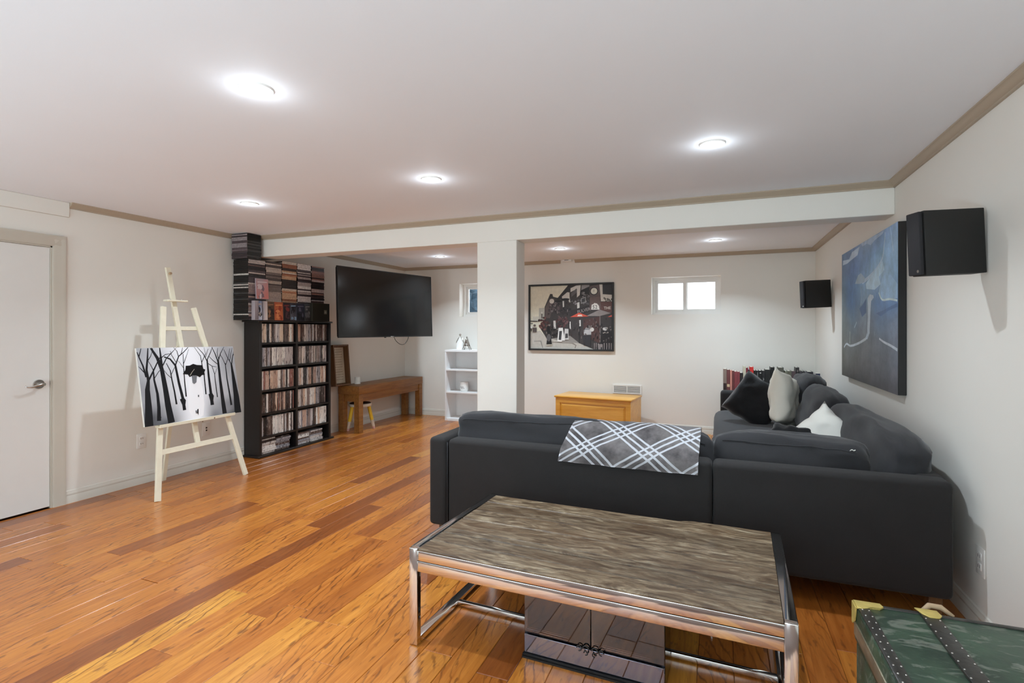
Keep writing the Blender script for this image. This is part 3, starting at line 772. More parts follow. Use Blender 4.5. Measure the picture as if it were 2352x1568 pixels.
edges = [0.004, 0.115, 0.215, 0.262, 0.41, 0.545, 0.69, TD - 0.006]
for k, (a, b) in enumerate(zip(edges, edges[1:])):
    bm = B(); nx = 24
    x0, x1 = fw + 0.002, TL_ - fw - 0.002
    if k == len(edges) - 2: segs = [(x0, 1.10, b), (1.10, x1, b + 0.0)]
    up = rnd.uniform(-0.0025, 0.0025); pts = []
    ring = []
    for i in range(nx + 1):
        x = x0 + (x1 - x0) * i / nx
        wob = lambda s: noise.noise(Vector((x * 3.1, s, k * 3.0))) * 0.002
        yb = b - 0.0016 + wob(2) * 0.6; ya = a + 0.0016 + wob(1) * 0.6
        if k == len(edges) - 2 and x < 1.10: yb -= 0.026      # broken back edge
        zt = TH + 0.003 + up + noise.noise(Vector((x * 4, k * 2.0, 0.3))) * 0.0015
        ring.append([bm.verts.new(p) for p in ((x, ya, 0.382), (x, yb, 0.382), (x, yb, zt - 0.005), (x, yb - 0.004, zt), (x, ya + 0.004, zt), (x, ya, zt - 0.005))])
    for A, C in zip(ring, ring[1:]):
        for q in range(6): bm.faces.new((A[q], A[(q + 1) % 6], C[(q + 1) % 6], C[q]))
    bm.faces.new(ring[0][::-1]); bm.faces.new(ring[-1])
    part('plank', mesh(bm, angle=35), M['table_wood'], TB)

# glass-fronted black cabinet under the table ------------------------------------
GC = thing('glass_cabinet', 'low black cabinet with smoked glass doors standing under the coffee table', 'cabinet', (-0.775, 2.10, 0), math.radians(-2.1))
cw, cdp, ch = 0.585, 0.175, 0.318
gl = NT('black_gloss'); gl.set(Base_Color=rgb(18, 18, 22), Roughness=0.08); M['gloss'] = gl.m
bm = B()
box(bm, (0, 0.012, 0.0), (0.012, cdp, ch)); box(bm, (cw - 0.012, 0.012, 0.0), (cw, cdp, ch)); box(bm, (0.012, 0.012, ch - 0.012), (cw - 0.012, cdp, ch))
box(bm, (0.012, cdp - 0.01, 0.0), (cw - 0.012, cdp, ch - 0.012)); box(bm, (0.012, 0.014, 0.088), (cw - 0.012, cdp - 0.01, 0.10))
part('carcass', mesh(bm), M['gloss'], GC)
for k, (a, b) in enumerate(((0.001, cw / 2 - 0.0012), (cw / 2 + 0.0012, cw - 0.001))):
    part('glass_door', boxm((a, 0.004, 0.104), (b, 0.010, ch - 0.002), 0.0015, 1), M['smoked'], GC, 'smoked glass door')
mir = NT('dark_mirror'); mir.set(Base_Color=(0.32, 0.33, 0.40, 1), Roughness=0.07, Metallic=1.0); M['dmirror'] = mir.m
part('drawer_front', boxm((0.001, 0.002, 0.018), (cw - 0.001, 0.011, 0.096), 0.002, 1), M['dmirror'], GC, 'mirror-dark drawer front')
bm = B()
for z0, z1, y in ((0.0, 0.008, -0.012), (0.009, 0.016, -0.006)): box(bm, (-0.004, y, z0), (cw + 0.004, 0.012, z1))
part('base_moulding', mesh(bm), M['black'], GC)
bm = B()
for s in (-1, 1):
    tube(bm, [(cw / 2 + s * (0.004 + 0.030 * f), -0.006, 0.100 + 0.012 * math.sin(f * PI)) for f in [i / 8 for i in range(9)]], 0.0028, 6)
    tube(bm, [(cw / 2 + s * (0.046 + 0.010 * math.cos(a)), -0.006, 0.098 + 0.010 * math.sin(a)) for a in [i * 0.55 for i in range(10)]], 0.0025, 6)
    tube(bm, [(cw / 2 + s * (0.018 + 0.008 * math.cos(a)), -0.006, 0.084 + 0.008 * math.sin(a)) for a in [i * 0.55 for i in range(10)]], 0.0025, 6)
part('scroll_pull', mesh(bm, smooth=True), M['black'], GC, 'black scrolled iron pull')
bm = B(); cyl(bm, (-0.69, 2.19, 0.1005), (-0.69, 2.19, 0.127), 0.045, 0.048, 24)
o = link('candle', mesh(bm, angle=40), mat('pale_green_wax', rgb(150, 160, 120), 0.5)); tag(o, 'pale green round candle inside the smoked glass cabinet', 'candle')
dish = None
for k in range(5):
    if dish is None:
        bm = B(); lathe(bm, [(0, 0.0), (0.03, 0.001), (0.052, 0.010), (0.056, 0.016), (0.052, 0.0135), (0.03, 0.005), (0, 0.004)], 20); dish = mesh(bm, smooth=True)
    o = link('small_dish', dish, M['ceramic'], None, (-0.41 + 0.036 * k, 2.185 + 0.002 * k, 0.158), (PI / 2 - 0.25, 0, -0.9 + 0.1 * k))
    tag(o, 'pale dish on edge behind smoked glass, %s from the green candle' % ('nearest', 'second', 'third', 'fourth', 'farthest')[k], 'dish', 'pale dishes inside the glass cabinet')

# ------------------------------------------------------------------ green trunk
TR = thing('steamer_trunk', 'worn dark green steamer trunk with brass corners beside the coffee table', 'trunk', (0.428, 1.50, 0), math.radians(1.0))
tw, td, tz = 0.68, 0.53, 0.5
def green():
    t = NT('scuffed_green_vinyl'); v = t.coords('Object'); v2 = t.coords('Object', scale=(1, 3.2, 3.2), rot=(0, 0, 0.9))
    n = t.noise(v, 6, 3); c = t.ramp(n, [(0.35, rgb(34, 54, 42)), (0.7, rgb(62, 86, 66))])
    sc = t.ramp(t.noise(v2, 5, 4, 0.7, 1.5), [(0.54, (0, 0, 0, 1)), (0.62, (1, 1, 1, 1))])
    c = t.mix(t.math('MULTIPLY', sc, 0.7), c, rgb(118, 124, 112))
    d = t.ramp(t.noise(v2, 9, 3, 0.7), [(0.62, (0, 0, 0, 1)), (0.70, (1, 1, 1, 1))])
    c = t.mix(t.math('MULTIPLY', d, 0.6), c, rgb(26, 42, 36))
    t.set(Base_Color=c, Roughness=t.math('ADD', t.math('MULTIPLY', n, 0.3), 0.22)); t.bump(t.noise(v, 40, 3), 0.2, 0.004); return t.m
M['green'] = green()
M['band'] = mat('black_fibre_band', rgb(46, 44, 40), 0.35, var=0.4, scale=25, bump=0.3, bscale=50)
part('body', boxm((0.006, 0.006, 0.0), (tw - 0.006, td - 0.006, tz - 0.13), 0.006, 2), M['green'], TR)
part('lid', boxm((0, 0, tz - 0.127), (tw, td, tz - 0.004), 0.014, 3), M['green'], TR)
rails = [('slat', (0.175, 0.014, tz - 0.006), (0.222, td - 0.012, tz + 0.004)), ('slat', (0.455, 0.014, tz - 0.006), (0.502, td - 0.012, tz + 0.004)),
         ('edge_band', (0.002, 0.012, tz - 0.006), (0.036, td - 0.012, tz + 0.0)), ('edge_band', (tw - 0.036, 0.012, tz - 0.006), (tw - 0.002, td - 0.012, tz + 0.0)),
         ('edge_band', (0.012, td - 0.020, tz - 0.006), (tw - 0.012, td - 0.002, tz - 0.001)), ('edge_band', (0.012, 0.002, tz - 0.006), (tw - 0.012, 0.030, tz - 0.001))]
for nm, lo, hi in rails: part(nm, boxm(lo, hi, 0.0025, 2), M['band'], TR)
side_metal = mat('tarnished_edge_metal', (0.42, 0.38, 0.28, 1), 0.32, 0.8, var=0.3, scale=14)
part('side_band', boxm((-0.004, 0.02, tz - 0.10), (0.002, td - 0.02, tz - 0.055), 0.002, 2), side_metal, TR, 'tarnished metal band round the lid edge')
studm = None
for x0, x1 in ((0.012, 0.030), (0.180, 0.216), (0.460, 0.496)):
    for k in range(13):
        for x in (x0, x1):
            if studm is None:
                bm = B(); lathe(bm, [(0.0, 0.0022), (0.002, 0.0016), (0.0028, 0.0)], 8); studm = mesh(bm, smooth=True)
            link('stud', studm, M['nickel'], TR, (x, 0.03 + k * 0.037, tz + (0.004 if x0 > 0.1 else 0.0)))
def corner(x, y, sx, sy):
    bm = B(); pts = [(0, 0), (0.075, 0.0), (0.080, -0.020), (0.066, -0.036), (0.045, -0.034), (0.032, -0.044), (0.012, -0.052), (0, -0.05)]
    prism(bm, pts, tz - 0.004, tz + 0.0025, lambda q, t: (x + sx * q[0], y + sy * q[1], t))
    prism(bm, [(0, 0), (0.07, 0), (0.05, -0.05), (0.02, -0.07), (0, -0.07)], 0, 0.005, lambda q, t: (x + sx * q[0], y - sy * (-t + 0.0) , tz + q[1]))
    prism(bm, [(0, 0), (0.05, 0), (0.035, -0.05), (0.012, -0.07), (0, -0.07)], 0, 0.005, lambda q, t: (x - sx * t, y + sy * (-q[0]), tz + q[1]))
    bevel(bm, 0.001, 1)
    return part('brass_corner', mesh(bm, angle=40), M['brass'], TR, 'worn brass corner cap')
corner(-0.001, td + 0.001, 1, 1); corner(tw + 0.001, td + 0.001, -1, 1); corner(-0.001, -0.001, 1, -1)
for x in (0.171, 0.451):
    bm = B(); prism(bm, [(-0.004, 0.004), (0.056, 0.004), (0.060, -0.028), (0.048, -0.046), (0.022, -0.048), (0.006, -0.030)], tz + 0.003, tz + 0.007, lambda q, t: (x + q[0], td + q[1], t)); bevel(bm, 0.0015, 2)
    part('brass_plate', mesh(bm, angle=40), M['brass'], TR, 'brass plate capping a slat')
bm = B(); tube(bm, [(0.185, td + 0.012, tz - 0.012), (0.215, td + 0.026, tz + 0.010), (0.245, td + 0.024, tz + 0.010), (0.272, td + 0.006, tz - 0.006)], [0.006, 0.009, 0.009, 0.006], 8)
part('strap_end', mesh(bm, smooth=True), M['leather'], TR, 'tan leather strap end')

# ------------------------------------------------------------------ honey chest by the far wall
CH = thing('blanket_chest', 'honey wooden chest with a flat lid and panelled front by the far wall', 'chest', (-1.52, 7.065, 0), math.radians(-6.0))
hw, hd2 = 0.515, 0.27
part('body', boxm((-hw, -hd2, 0.03), (hw, hd2, 0.475), 0.003, 1), M['honey'], CH)
part('lid', boxm((-hw - 0.02, -hd2 - 0.022, 0.477), (hw + 0.012, hd2 + 0.0, 0.500), 0.005, 2), M['honey'], CH)
bm = B(); yf = -hd2
def frame_front(bm, x0, x1, z0, z1, st):
    box(bm, (x0, yf - 0.012, z0), (x1, yf, z0 + st)); box(bm, (x0, yf - 0.012, z1 - st), (x1, yf, z1)); box(bm, (x0, yf - 0.012, z0 + st), (x0 + st, yf, z1 - st)); box(bm, (x1 - st, yf - 0.012, z0 + st), (x1, yf, z1 - st))
frame_front(bm, -hw, hw, 0.03, 0.474, 0.062); part('front_frame', mesh(bm), M['honey'], CH)
bm = B(); prism(bm, [(0, 0), (0.030, -0.011), (0.030, -0.0115), (0, -0.0005)], 0, 1, lambda q, t: (0, 0, 0)); bm.free()
bm = B(); x0, x1, z0, z1 = -hw + 0.066, hw - 0.066, 0.096, 0.408
o4 = [(x0, z0), (x1, z0), (x1, z1), (x0, z1)]; s4 = [(x0 + .03, z0 + .03), (x1 - .03, z0 + .03), (x1 - .03, z1 - .03), (x0 + .03, z1 - .03)]
ov = [bm.verts.new((x, yf - 0.001, z)) for x, z in o4]; sv = [bm.verts.new((x, yf - 0.010, z)) for x, z in s4]
for i in range(4): bm.faces.new((ov[i], ov[(i + 1) % 4], sv[(i + 1) % 4], sv[i]))
bm.faces.new(sv); part('raised_panel', mesh(bm), M['honey'], CH)
for x in (-hw + 0.04, hw - 0.04):
    for y in (-hd2 + 0.04, hd2 - 0.04): part('foot', boxm((x - 0.03, y - 0.03, 0), (x + 0.03, y + 0.03, 0.032), 0.004, 1), M['honey'], CH)

# ------------------------------------------------------------------ disc cases and their shelf
MS = thing('media_shelf', 'tall black shelf filled with disc cases against the left wall', 'shelf', (LW, 4.255, 0))
sd_, sw, sh = 0.25, 1.115, 1.50     # depth (x), width (y), height
D0 = 0.018
part('side_panel', boxm((D0, 0, 0.02), (sd_, 0.03, sh - 0.02), 0.002, 1), M['black_lam'], MS)
part('side_panel', boxm((D0, sw - 0.035, 0.02), (sd_, sw, sh - 0.02), 0.002, 1), M['black_lam'], MS)
part('divider', boxm((D0 + 0.008, 0.525, 0.02), (sd_ - 0.004, 0.555, sh - 0.02)), M['black_lam'], MS)
part('back_panel', boxm((D0, 0.03, 0.02), (D0 + 0.008, sw - 0.035, sh - 0.02)), M['black_lam'], MS)
part('top_board', boxm((D0, -0.03, sh - 0.02), (sd_ + 0.012, sw + 0.02, sh), 0.003, 2), M['black_lam'], MS)
part('base_board', boxm((D0, -0.02, 0.0), (sd_ + 0.008, sw + 0.05, 0.022), 0.003, 1), M['black_lam'], MS)
SHZ = [0.022, 0.222, 0.477, 0.731, 0.990, 1.254]
for z in SHZ[1:]:
    for y0, y1 in ((0.03, 0.525), (0.555, sw - 0.035)):
        part('shelf_board', boxm((D0 + 0.008, y0, z - 0.02), (sd_ - 0.006, y1, z)), M['black_lam'], MS)
CL = 0.208; CDp = 0.15
_cm = {}
def case_mesh(th):
    k = round(th, 4)
    if k not in _cm:
        me = boxm((-CDp, 0, 0), (0, k - 0.0009, CL), 0.0015, 1); me.materials.append(M['case']); _cm[k] = me
    return _cm[k]
tone_rows = {(0, 0): (1, 4, 15, 8, 10, 3), (0, 1): (13, 1, 9, 14, 10, 6), (1, 0): (4, 10, 0, 13, 1, 2), (1, 1): (13, 1, 15, 10, 7), (2, 0): (14, 11, 4, 15, 2, 6), (2, 1): (11, 8, 6, 13, 3, 10),
             (3, 0): (9, 5, 3, 11, 14, 2), (3, 1): (4, 11, 14, 13, 8, 10), (4, 0): (4, 5, 14, 9, 15, 2, 13), (4, 1): (3, 9, 11, 7, 13, 6, 2)}
names = ['top row', 'second row from the top', 'third row from the top', 'fourth row from the top', 'fifth row from the top']
n_case = 0
TONE = ['dark brown', 'light grey', 'grey brown', 'tan', 'white', 'blackish', 'rosy tan', 'mid grey', 'peach', 'deep brown', 'slate grey', 'beige', 'black', 'silver grey', 'russet', 'off-white']
ORD = 'first second third fourth fifth sixth seventh eighth ninth tenth eleventh twelfth thirteenth fourteenth fifteenth sixteenth seventeenth eighteenth nineteenth twentieth'.split()
ORD += ['twenty-' + q for q in ORD[:9]] + ['thirtieth'] + ['thirty-' + q for q in ORD[:9]]
names = ['top row', 'second row', 'third row', 'fourth row', 'fifth row']
for r in range(5):
    zb = SHZ[5 - r]
    for bay, (y0, y1) in enumerate(((0.033, 0.522), (0.558, sw - 0.038))):
        in_bay = 0; side = 'easel' if bay == 0 else 'television'
        y = 4.255 + y0; run_i = None
        while True:
            th = rnd.choice((0.0155, 0.0155, 0.0155, 0.0175, 0.0195, 0.0235, 0.028))
            if y + th > 4.255 + y1: break
            if run_i is None or rnd.random() < 0.72: run_i = rnd.choice(tone_rows[r, bay]) if rnd.random() < 0.55 else rnd.choice((0, 1, 2, 4, 5, 7, 9, 10, 12, 13, 15, 15, 4, 12))
            o = link('disc_case', case_mesh(th), None, None, (LW + sd_ - 0.030 + rnd.uniform(-0.006, 0.004), y, zb + 0.0005))
            o['tone'] = (run_i + 0.5) / 16
            tag(o, '%s disc case standing %s from the easel in the %s, %s-side bay' % (TONE[run_i], ORD[in_bay], names[r], side), 'disc case', 'disc cases in the %s, %s-side bay' % (names[r], side)); in_bay += 1
            y += th; n_case += 1
print('cases', n_case)
# short flat stacks on the bottom board
hm = {}
def flat_case(x, y, z, th, tone, lb, grp, rot=0.0):
    k = round(th, 4)
    if k not in hm:
        me = boxm((-CDp, -CL / 2, 0), (0, CL / 2, k - 0.0009), 0.0015, 1); me.materials.append(M['case']); hm[k] = me
    o = link('disc_case', hm[k], None, None, (x, y, z), (0, 0, rot)); o['tone'] = tone; tag(o, lb, 'disc case', grp)
for i, (yc, n, tn) in enumerate(((4.402, 8, (4, 4, 12, 1, 15, 13)), (4.618, 9, (2, 9, 13, 10, 0)), (4.925, 8, (10, 13, 4, 2)), (5.15, 8, (1, 10, 2, 13)))):
    z = 0.0235; pos = ('first', 'second', 'third', 'last')[i]
    for k in range(n):
        th = rnd.choice((0.0155, 0.0175, 0.0215)) if i != 0 else rnd.choice((0.0155, 0.024))
        if z + th > 0.198: break
        ti = rnd.choice(tn)
        flat_case(LW + sd_ - 0.035 + rnd.uniform(-0.01, 0.008), yc + rnd.uniform(-0.004, 0.004), z, th, (ti + 0.5) / 16,
                  '%s disc case, %s up in the %s flat pile on the bottom board' % (TONE[ti], ORD[k], pos), '%s flat pile on the bottom board' % pos, rnd.uniform(-0.03, 0.03))
        z += th
# cases past the three hundred: the tall flat stacks on top of the shelf, one mass
bm = B(); lay = bm.loops.layers.float_color.new('Col')
def cbox(lo, hi, col_front, col_side, axis='X'):
    vs = box(bm, lo, hi)
    fs = {f for v in vs for f in v.link_faces}
    for f in fs:
        n = f.normal; f.normal_update(); n = f.normal
        spine = (axis == 'X' and n.x > 0.5) or (axis == 'Y' and n.y < -0.5)
        for l in f.loops: l[lay] = col_front if spine else col_side
SP = [(60, 50, 52), (150, 132, 130), (196, 184, 178), (96, 78, 76), (176, 150, 140), (44, 38, 40), (214, 204, 196), (120, 92, 84), (84, 74, 78)]
def stack(x1, depth, y0, w, z0, z1, pal, axis='X', jitter=0.004):
    z = z0; run_c = rnd.choice(pal); blk = 0
    while z < z1:
        th = rnd.choice((0.0125, 0.0145, 0.0145, 0.0145, 0.019, 0.024)); th = min(th, z1 - z) 
        if th < 0.004: break
        if rnd.random() < 0.6: run_c = rnd.choice(pal)
        side = rgb(24, 22, 22)
        if rnd.random() < 0.09: side = rgb(206, 200, 194)
        elif rnd.random() < 0.12: side = rgb(70, 68, 68)
        j = rnd.uniform(-jitter, jitter); k = rnd.uniform(-jitter * .6, jitter * .6)
        cbox((x1 - depth + j, y0 + k, z), (x1 + j, y0 + w + k, z + th - 0.0012), rgb(*run_c), side, axis); z += th
zt = sh + 0.0006
warm = [(70, 52, 48), (190, 130, 96), (206, 170, 140), (150, 96, 70), (216, 190, 165)]
stack(-4.635, 0.215, 4.12, 0.222, zt, 2.150, SP, jitter=0.003)
stack(-4.635, 0.215, 4.350, 0.222, zt, 2.158, [(176, 160, 152), (120, 108, 104), (196, 182, 172), (80, 70, 68)])
stack(-4.640, 0.215, 4.585, 0.222, zt, 2.182, warm + [(226, 216, 204), (52, 46, 46)])
stack(-4.640, 0.215, 4.820, 0.220, zt, 2.186, [(210, 200, 198), (90, 80, 84), (180, 168, 166), (60, 50, 54), (232, 226, 224)])
stack(-4.640, 0.215, 5.053, 0.218, zt, 2.184, [(56, 44, 44), (84, 62, 60), (190, 170, 166), (44, 36, 38), (150, 110, 100)])
stack(-4.600, 0.222, 4.075, 0.178, 2.151, 2.412, [(84, 72, 76), (110, 96, 100), (60, 52, 56), (150, 140, 142), (72, 62, 64)], 'Y', 0.003)
sk = link('disc_case_stacks', mesh(bm), M['sleeves']); sk['kind'] = 'stuff'
tag(sk, 'tall flat stacks of disc cases on top of the black shelf up to the beam', 'disc cases')
# cases standing cover-out in front of the stacks
def cover(y, w, cols, lb, z=zt, x=-4.612, h=0.207, th=0.016, fig=0, lean=-0.03, spine=None):
    bm = B(); box(bm, (0, 0, 0), (th, w, h)); bevel(bm, 0.0012, 1)
    lean = 0.0 if th > 0.03 else lean
    o = link('boxed_disc_set' if th > 0.03 else 'disc_case', mesh(bm), mat('case_shell_%d' % int(y * 1000), rgb(*(spine or cols[0])), 0.35), None, (x, y, z), (0, lean, 0))
    p = Print(w - 0.006, h - 0.010)
    n = 6; a, b_ = cols[0], cols[1]
    def g(u, v):
        k = min(1, max(0, v * 0.9 + 0.25 * math.sin(u * 5 + y * 9)))
        return rgb(*[b_[i] + (a[i] - b_[i]) * k for i in range(3)])
    p.grid(n, 8, g)
    if fig:
        c2 = rgb(*cols[2]); c3_ = rgb(*cols[3] if len(cols) > 3 else (200, 190, 180))
        for q in range(7):
            u, v = rnd.uniform(0.15, 0.85), rnd.uniform(0.08, 0.72)
            p.disc(u, v, rnd.uniform(0.08, 0.24), rnd.uniform(0.05, 0.16), c2 if q < 5 else c3_, 10, 0.4)
        p.poly([(0.10, 0.80), (0.90, 0.83), (0.90, 0.89), (0.10, 0.87)], c3_)
    link('cover_sheet', p.mesh(), M['print'], o, (th + 0.0004, w / 2, 0.005), (0, 0, PI / 2))
    tag(o, lb, 'disc case')
FO = [(4.150, 0.050, [(168, 160, 166), (120, 112, 118)], 'grey cased disc set with its edge out, first of the upright covers above the shelf', 0, 0.05),
      (4.203, 0.066, [(120, 140, 180), (206, 214, 230), (40, 38, 48)], 'pale blue disc cover on the shelf top beside the grey cased set', 1, 0.016),
      (4.285, 0.044, [(196, 184, 186), (224, 216, 214)], 'whitish disc case turned spine out among the upright covers', 0, 0.03),
      (4.332, 0.104, [(110, 84, 64), (58, 40, 32), (32, 24, 22), (150, 110, 80)], 'brown disc cover with dark blotches standing on the shelf top', 1, 0.016),
      (4.438, 0.124, [(168, 84, 52), (196, 112, 66), (150, 60, 40), (220, 140, 90)], 'orange red disc cover, the brightest one standing on the shelf top', 1, 0.016),
      (4.566, 0.100, [(46, 30, 38), (28, 20, 24), (74, 46, 56), (120, 50, 50)], 'dark maroon disc cover beside the orange red one', 1, 0.016),
      (4.668, 0.096, [(40, 38, 48), (90, 92, 104), (22, 22, 30), (120, 150, 180)], 'dark disc cover with a pale light near its top edge', 1, 0.016),
      (4.768, 0.124, [(40, 44, 62), (26, 28, 38), (16, 18, 26), (90, 90, 110)], 'navy disc cover with near-black blotches on the shelf top', 1, 0.016),
      (4.897, 0.092, [(60, 66, 72), (44, 44, 46), (90, 92, 96), (120, 120, 120)], 'charcoal disc cover beside the big dark boxed set', 1, 0.016),
      (4.995, 0.300, [(46, 44, 36), (38, 36, 30)], 'big dark boxed set at the end of the shelf top nearest the television', 0, 0.05)]
for y, w, cols, lb, fig, th in FO: cover(y, w, cols, lb, fig=fig, th=th, h=0.207 if w < 0.2 else 0.222, x=-4.626 if th > 0.03 else -4.614)
p = Print(0.05, 0.05); p.poly([(0, 0), (1, 0), (1, 1), (0, 1)], rgb(120, 116, 100)); p.poly([(0.1, 0.3), (0.5, 0.8), (0.9, 0.3), (0.6, 0.2)], rgb(150, 148, 135))
bx = [o for o in bpy.data.objects if o.name.startswith('boxed_disc_set') and o.location.y > 4.9][0]
link('box_label', p.mesh(), M['print'], bx, (0.0512, 0.225, 0.09), (0, 0, PI / 2))
cover(4.196, 0.165, [(176, 158, 166), (206, 130, 126), (120, 100, 112), (210, 196, 202)], 'pinkish grey disc cover leaning against the first tall stack', z=1.728, x=-4.618, h=0.222, fig=1, lean=-0.05)

# ------------------------------------------------------------------ television
def tv():
    a = Vector((-4.300, 5.13, 0)); b = Vector((-3.965, 6.80, 0)); w = (b - a).length; ang = math.atan2(b.y - a.y, b.x - a.x)
    t = thing('television', 'large wide flat television angled out from the left wall above the brown bench', 'television', ((a.x + b.x) / 2, (a.y + b.y) / 2, 1.297), (math.radians(-1.9), 0, ang))
    h = 0.886
    part('back_shell', boxm((-w / 2 + 0.01, 0.012, 0.01), (w / 2 - 0.01, 0.045, h - 0.01), 0.01, 2), M['black'], t)
    bm = B(); e = 0.009
    for lo, hi in (((-w / 2, -0.004, 0), (w / 2, 0.014, e + 0.004)), ((-w / 2, -0.004, h - e), (w / 2, 0.014, h)), ((-w / 2, -0.004, e), (-w / 2 + e, 0.014, h - e)), ((w / 2 - e, -0.004, e), (w / 2, 0.014, h - e))): box(bm, lo, hi)
    part('bezel', mesh(bm), M['black'], t)
    scr = NT('tv_screen'); scr.set(Base_Color=rgb(24, 24, 24), Roughness=0.14); scr.b.inputs['Specular IOR Level'].default_value = 0.45
    part('screen', boxm((-w / 2 + e, -0.001, e + 0.003), (w / 2 - e, 0.012, h - e)), scr.m, t)
    part('logo_bar', boxm((-0.045 + 0.05, -0.009, -0.004), (0.015 + 0.05, 0.002, 0.010), 0.002, 1), M['nickel'], t, 'small silver tab under the screen')
    part('sensor_bump', boxm((-0.10, -0.004, -0.010), (-0.07, 0.010, 0.002), 0.003, 1), M['black'], t)
    bm = B(); cyl(bm, (0, 0.045, h * 0.5), (0.0, 0.68, h * 0.5), 0.025, n=10); box(bm, (-0.2, 0.04, h * 0.5 - 0.18), (0.2, 0.06, h * 0.5 + 0.18)); cyl(bm, (0, 0.68, h * 0.5), (-0.005, 0.735, h * 0.5), 0.05, n=10)
    part('wall_arm', mesh(bm), M['black'], t)
    bm = B(); tube(bm, catmull([(0.10, 0.03, 0.01), (0.13, 0.03, -0.045), (0.20, 0.03, -0.095), (0.27, 0.03, -0.108), (0.33, 0.03, -0.08), (0.375, 0.03, -0.02), (0.385, 0.03, 0.03)], 4), 0.004, 6)
    part('power_cable', mesh(bm, smooth=True), M['black'], t, 'thin black cable looping below the screen')
tv()

# ------------------------------------------------------------------ brown bench, stool, sign, candle
BN = thing('bench_table', 'heavy brown wooden bench table under the television', 'table', (LW + 0.03, 5.765, 0))
bw, bl, bt = 0.355, 1.62, 0.632
part('top', boxm((0, 0, bt - 0.112), (bw, bl, bt), 0.006, 2), M['bench'], BN)
part('rail', boxm((bw - 0.045, 0.08, bt - 0.215), (bw - 0.02, bl - 0.08, bt - 0.113)), M['bench'], BN)
part('rail', boxm((0.02, 0.08, bt - 0.215), (0.045, bl - 0.08, bt - 0.113)), M['bench'], BN)
for y in (0.004, bl - 0.092):
    for x in (0.004, bw - 0.09): part('leg', boxm((x, y, 0), (x + 0.086, y + 0.088, bt - 0.1125), 0.004, 1), M['bench'], BN)
    part('end_rail', boxm((0.09, y + 0.03, bt - 0.215), (bw - 0.09, y + 0.055, bt - 0.113)), M['bench'], BN)
ST = thing('step_stool', 'small round stool on pencil-shaped yellow legs tucked under the brown bench', 'stool', (-4.665, 6.02, 0))
bm = B(); lathe(bm, [(0, 0.330), (0.150, 0.330), (0.156, 0.338), (0.156, 0.362), (0.150, 0.368), (0, 0.368)], 28); part('seat', mesh(bm, angle=40), mat('whitish_wood', rgb(214, 205, 188), 0.5), ST)
bm = B(); lathe(bm, [(0, 0.368), (0.146, 0.3685), (0.140, 0.376), (0, 0.379)], 28); part('seat_pad', mesh(bm, angle=40), mat('brown_pad', rgb(70, 46, 30), 0.7), ST, 'dark brown seat pad')
for k, a in enumerate((-2.05, 0.75, 2.6)):
    top = Vector((0.115 * math.cos(a), 0.115 * math.sin(a), 0.332)); bot = Vector((0.185 * math.cos(a), 0.185 * math.sin(a), 0.0)); L = lambda f: top + (bot - top) * f
    bm = B(); cyl(bm, L(0), L(0.62), 0.024, 0.024, 6); lg = part('leg', mesh(bm), M['stool_yellow'], ST, 'yellow leg')
    bm = B(); cyl(bm, L(0.62), L(0.90), 0.024, 0.021, 6); link('bare_band', mesh(bm), M['stool_white'], lg)
    bm = B(); cyl(bm, L(0.90), L(1.0), 0.021, 0.018, 10); link('tip', mesh(bm), M['stool_pink'], lg)
SG = thing('framed_sign', 'brown shadow box sign with a pale worded sheet standing on the brown bench', 'sign', (-4.800, 5.735, bt + 0.001), (math.radians(-5), 0, math.radians(88)))
gw, gh, gd = 0.30, 0.555, 0.085
for nm, lo, hi in (('frame_side', (-gw / 2, -gd, 0), (-gw / 2 + 0.02, 0, gh)), ('frame_side', (gw / 2 - 0.02, -gd, 0), (gw / 2, 0, gh)), ('frame_rail', (-gw / 2 + 0.02, -gd, gh - 0.02), (gw / 2 - 0.02, 0, gh)), ('frame_rail', (-gw / 2 + 0.02, -gd, 0), (gw / 2 - 0.02, 0, 0.02))):
    part(nm, boxm(lo, hi, 0.002, 1), M['frame_wood'], SG)
part('backing', boxm((-gw / 2 + 0.02, -0.012, 0.02), (gw / 2 - 0.02, 0, gh - 0.02)), M['frame_wood'], SG)
p = Print(gw - 0.06, gh - 0.07); p.grid(4, 6, lambda u, v: rgb(*[c - 18 * abs(math.sin(u * 7 + v * 5)) for c in (206, 196, 176)]))
for k in range(13):                      # unreadable rows of lettering: small blotches as in the photograph
    v = 0.93 - k * 0.07; u = 0.16 + rnd.uniform(0, 0.12)
    while u < 0.82:
        w = rnd.uniform(0.04, 0.11); p.poly([(u, v), (u + w, v), (u + w, v + 0.022 + (0.014 if k % 4 == 1 else 0)), (u, v + 0.022)], rgb(150, 138, 118)); u += w + 0.03
part('worded_sheet', p.mesh(), M['print'], SG, 'pale sheet with rows of faded lettering', loc=(0, -0.0125, 0.035))
CN = thing('pillar_candle', 'white pillar candle in a glass dish on the brown bench beside the framed sign', 'candle', (-4.720, 6.03, bt + 0.001))
bm = B(); lathe(bm, [(0, 0), (0.040, 0), (0.046, 0.012), (0.043, 0.014), (0, 0.006)], 20); part('glass_dish', mesh(bm, smooth=True), M['ceramic'], CN)
bm = B(); lathe(bm, [(0, 0.007), (0.036, 0.007), (0.037, 0.098), (0.032, 0.102), (0, 0.099)], 20); part('wax', mesh(bm, angle=40), M['ivory'], CN)

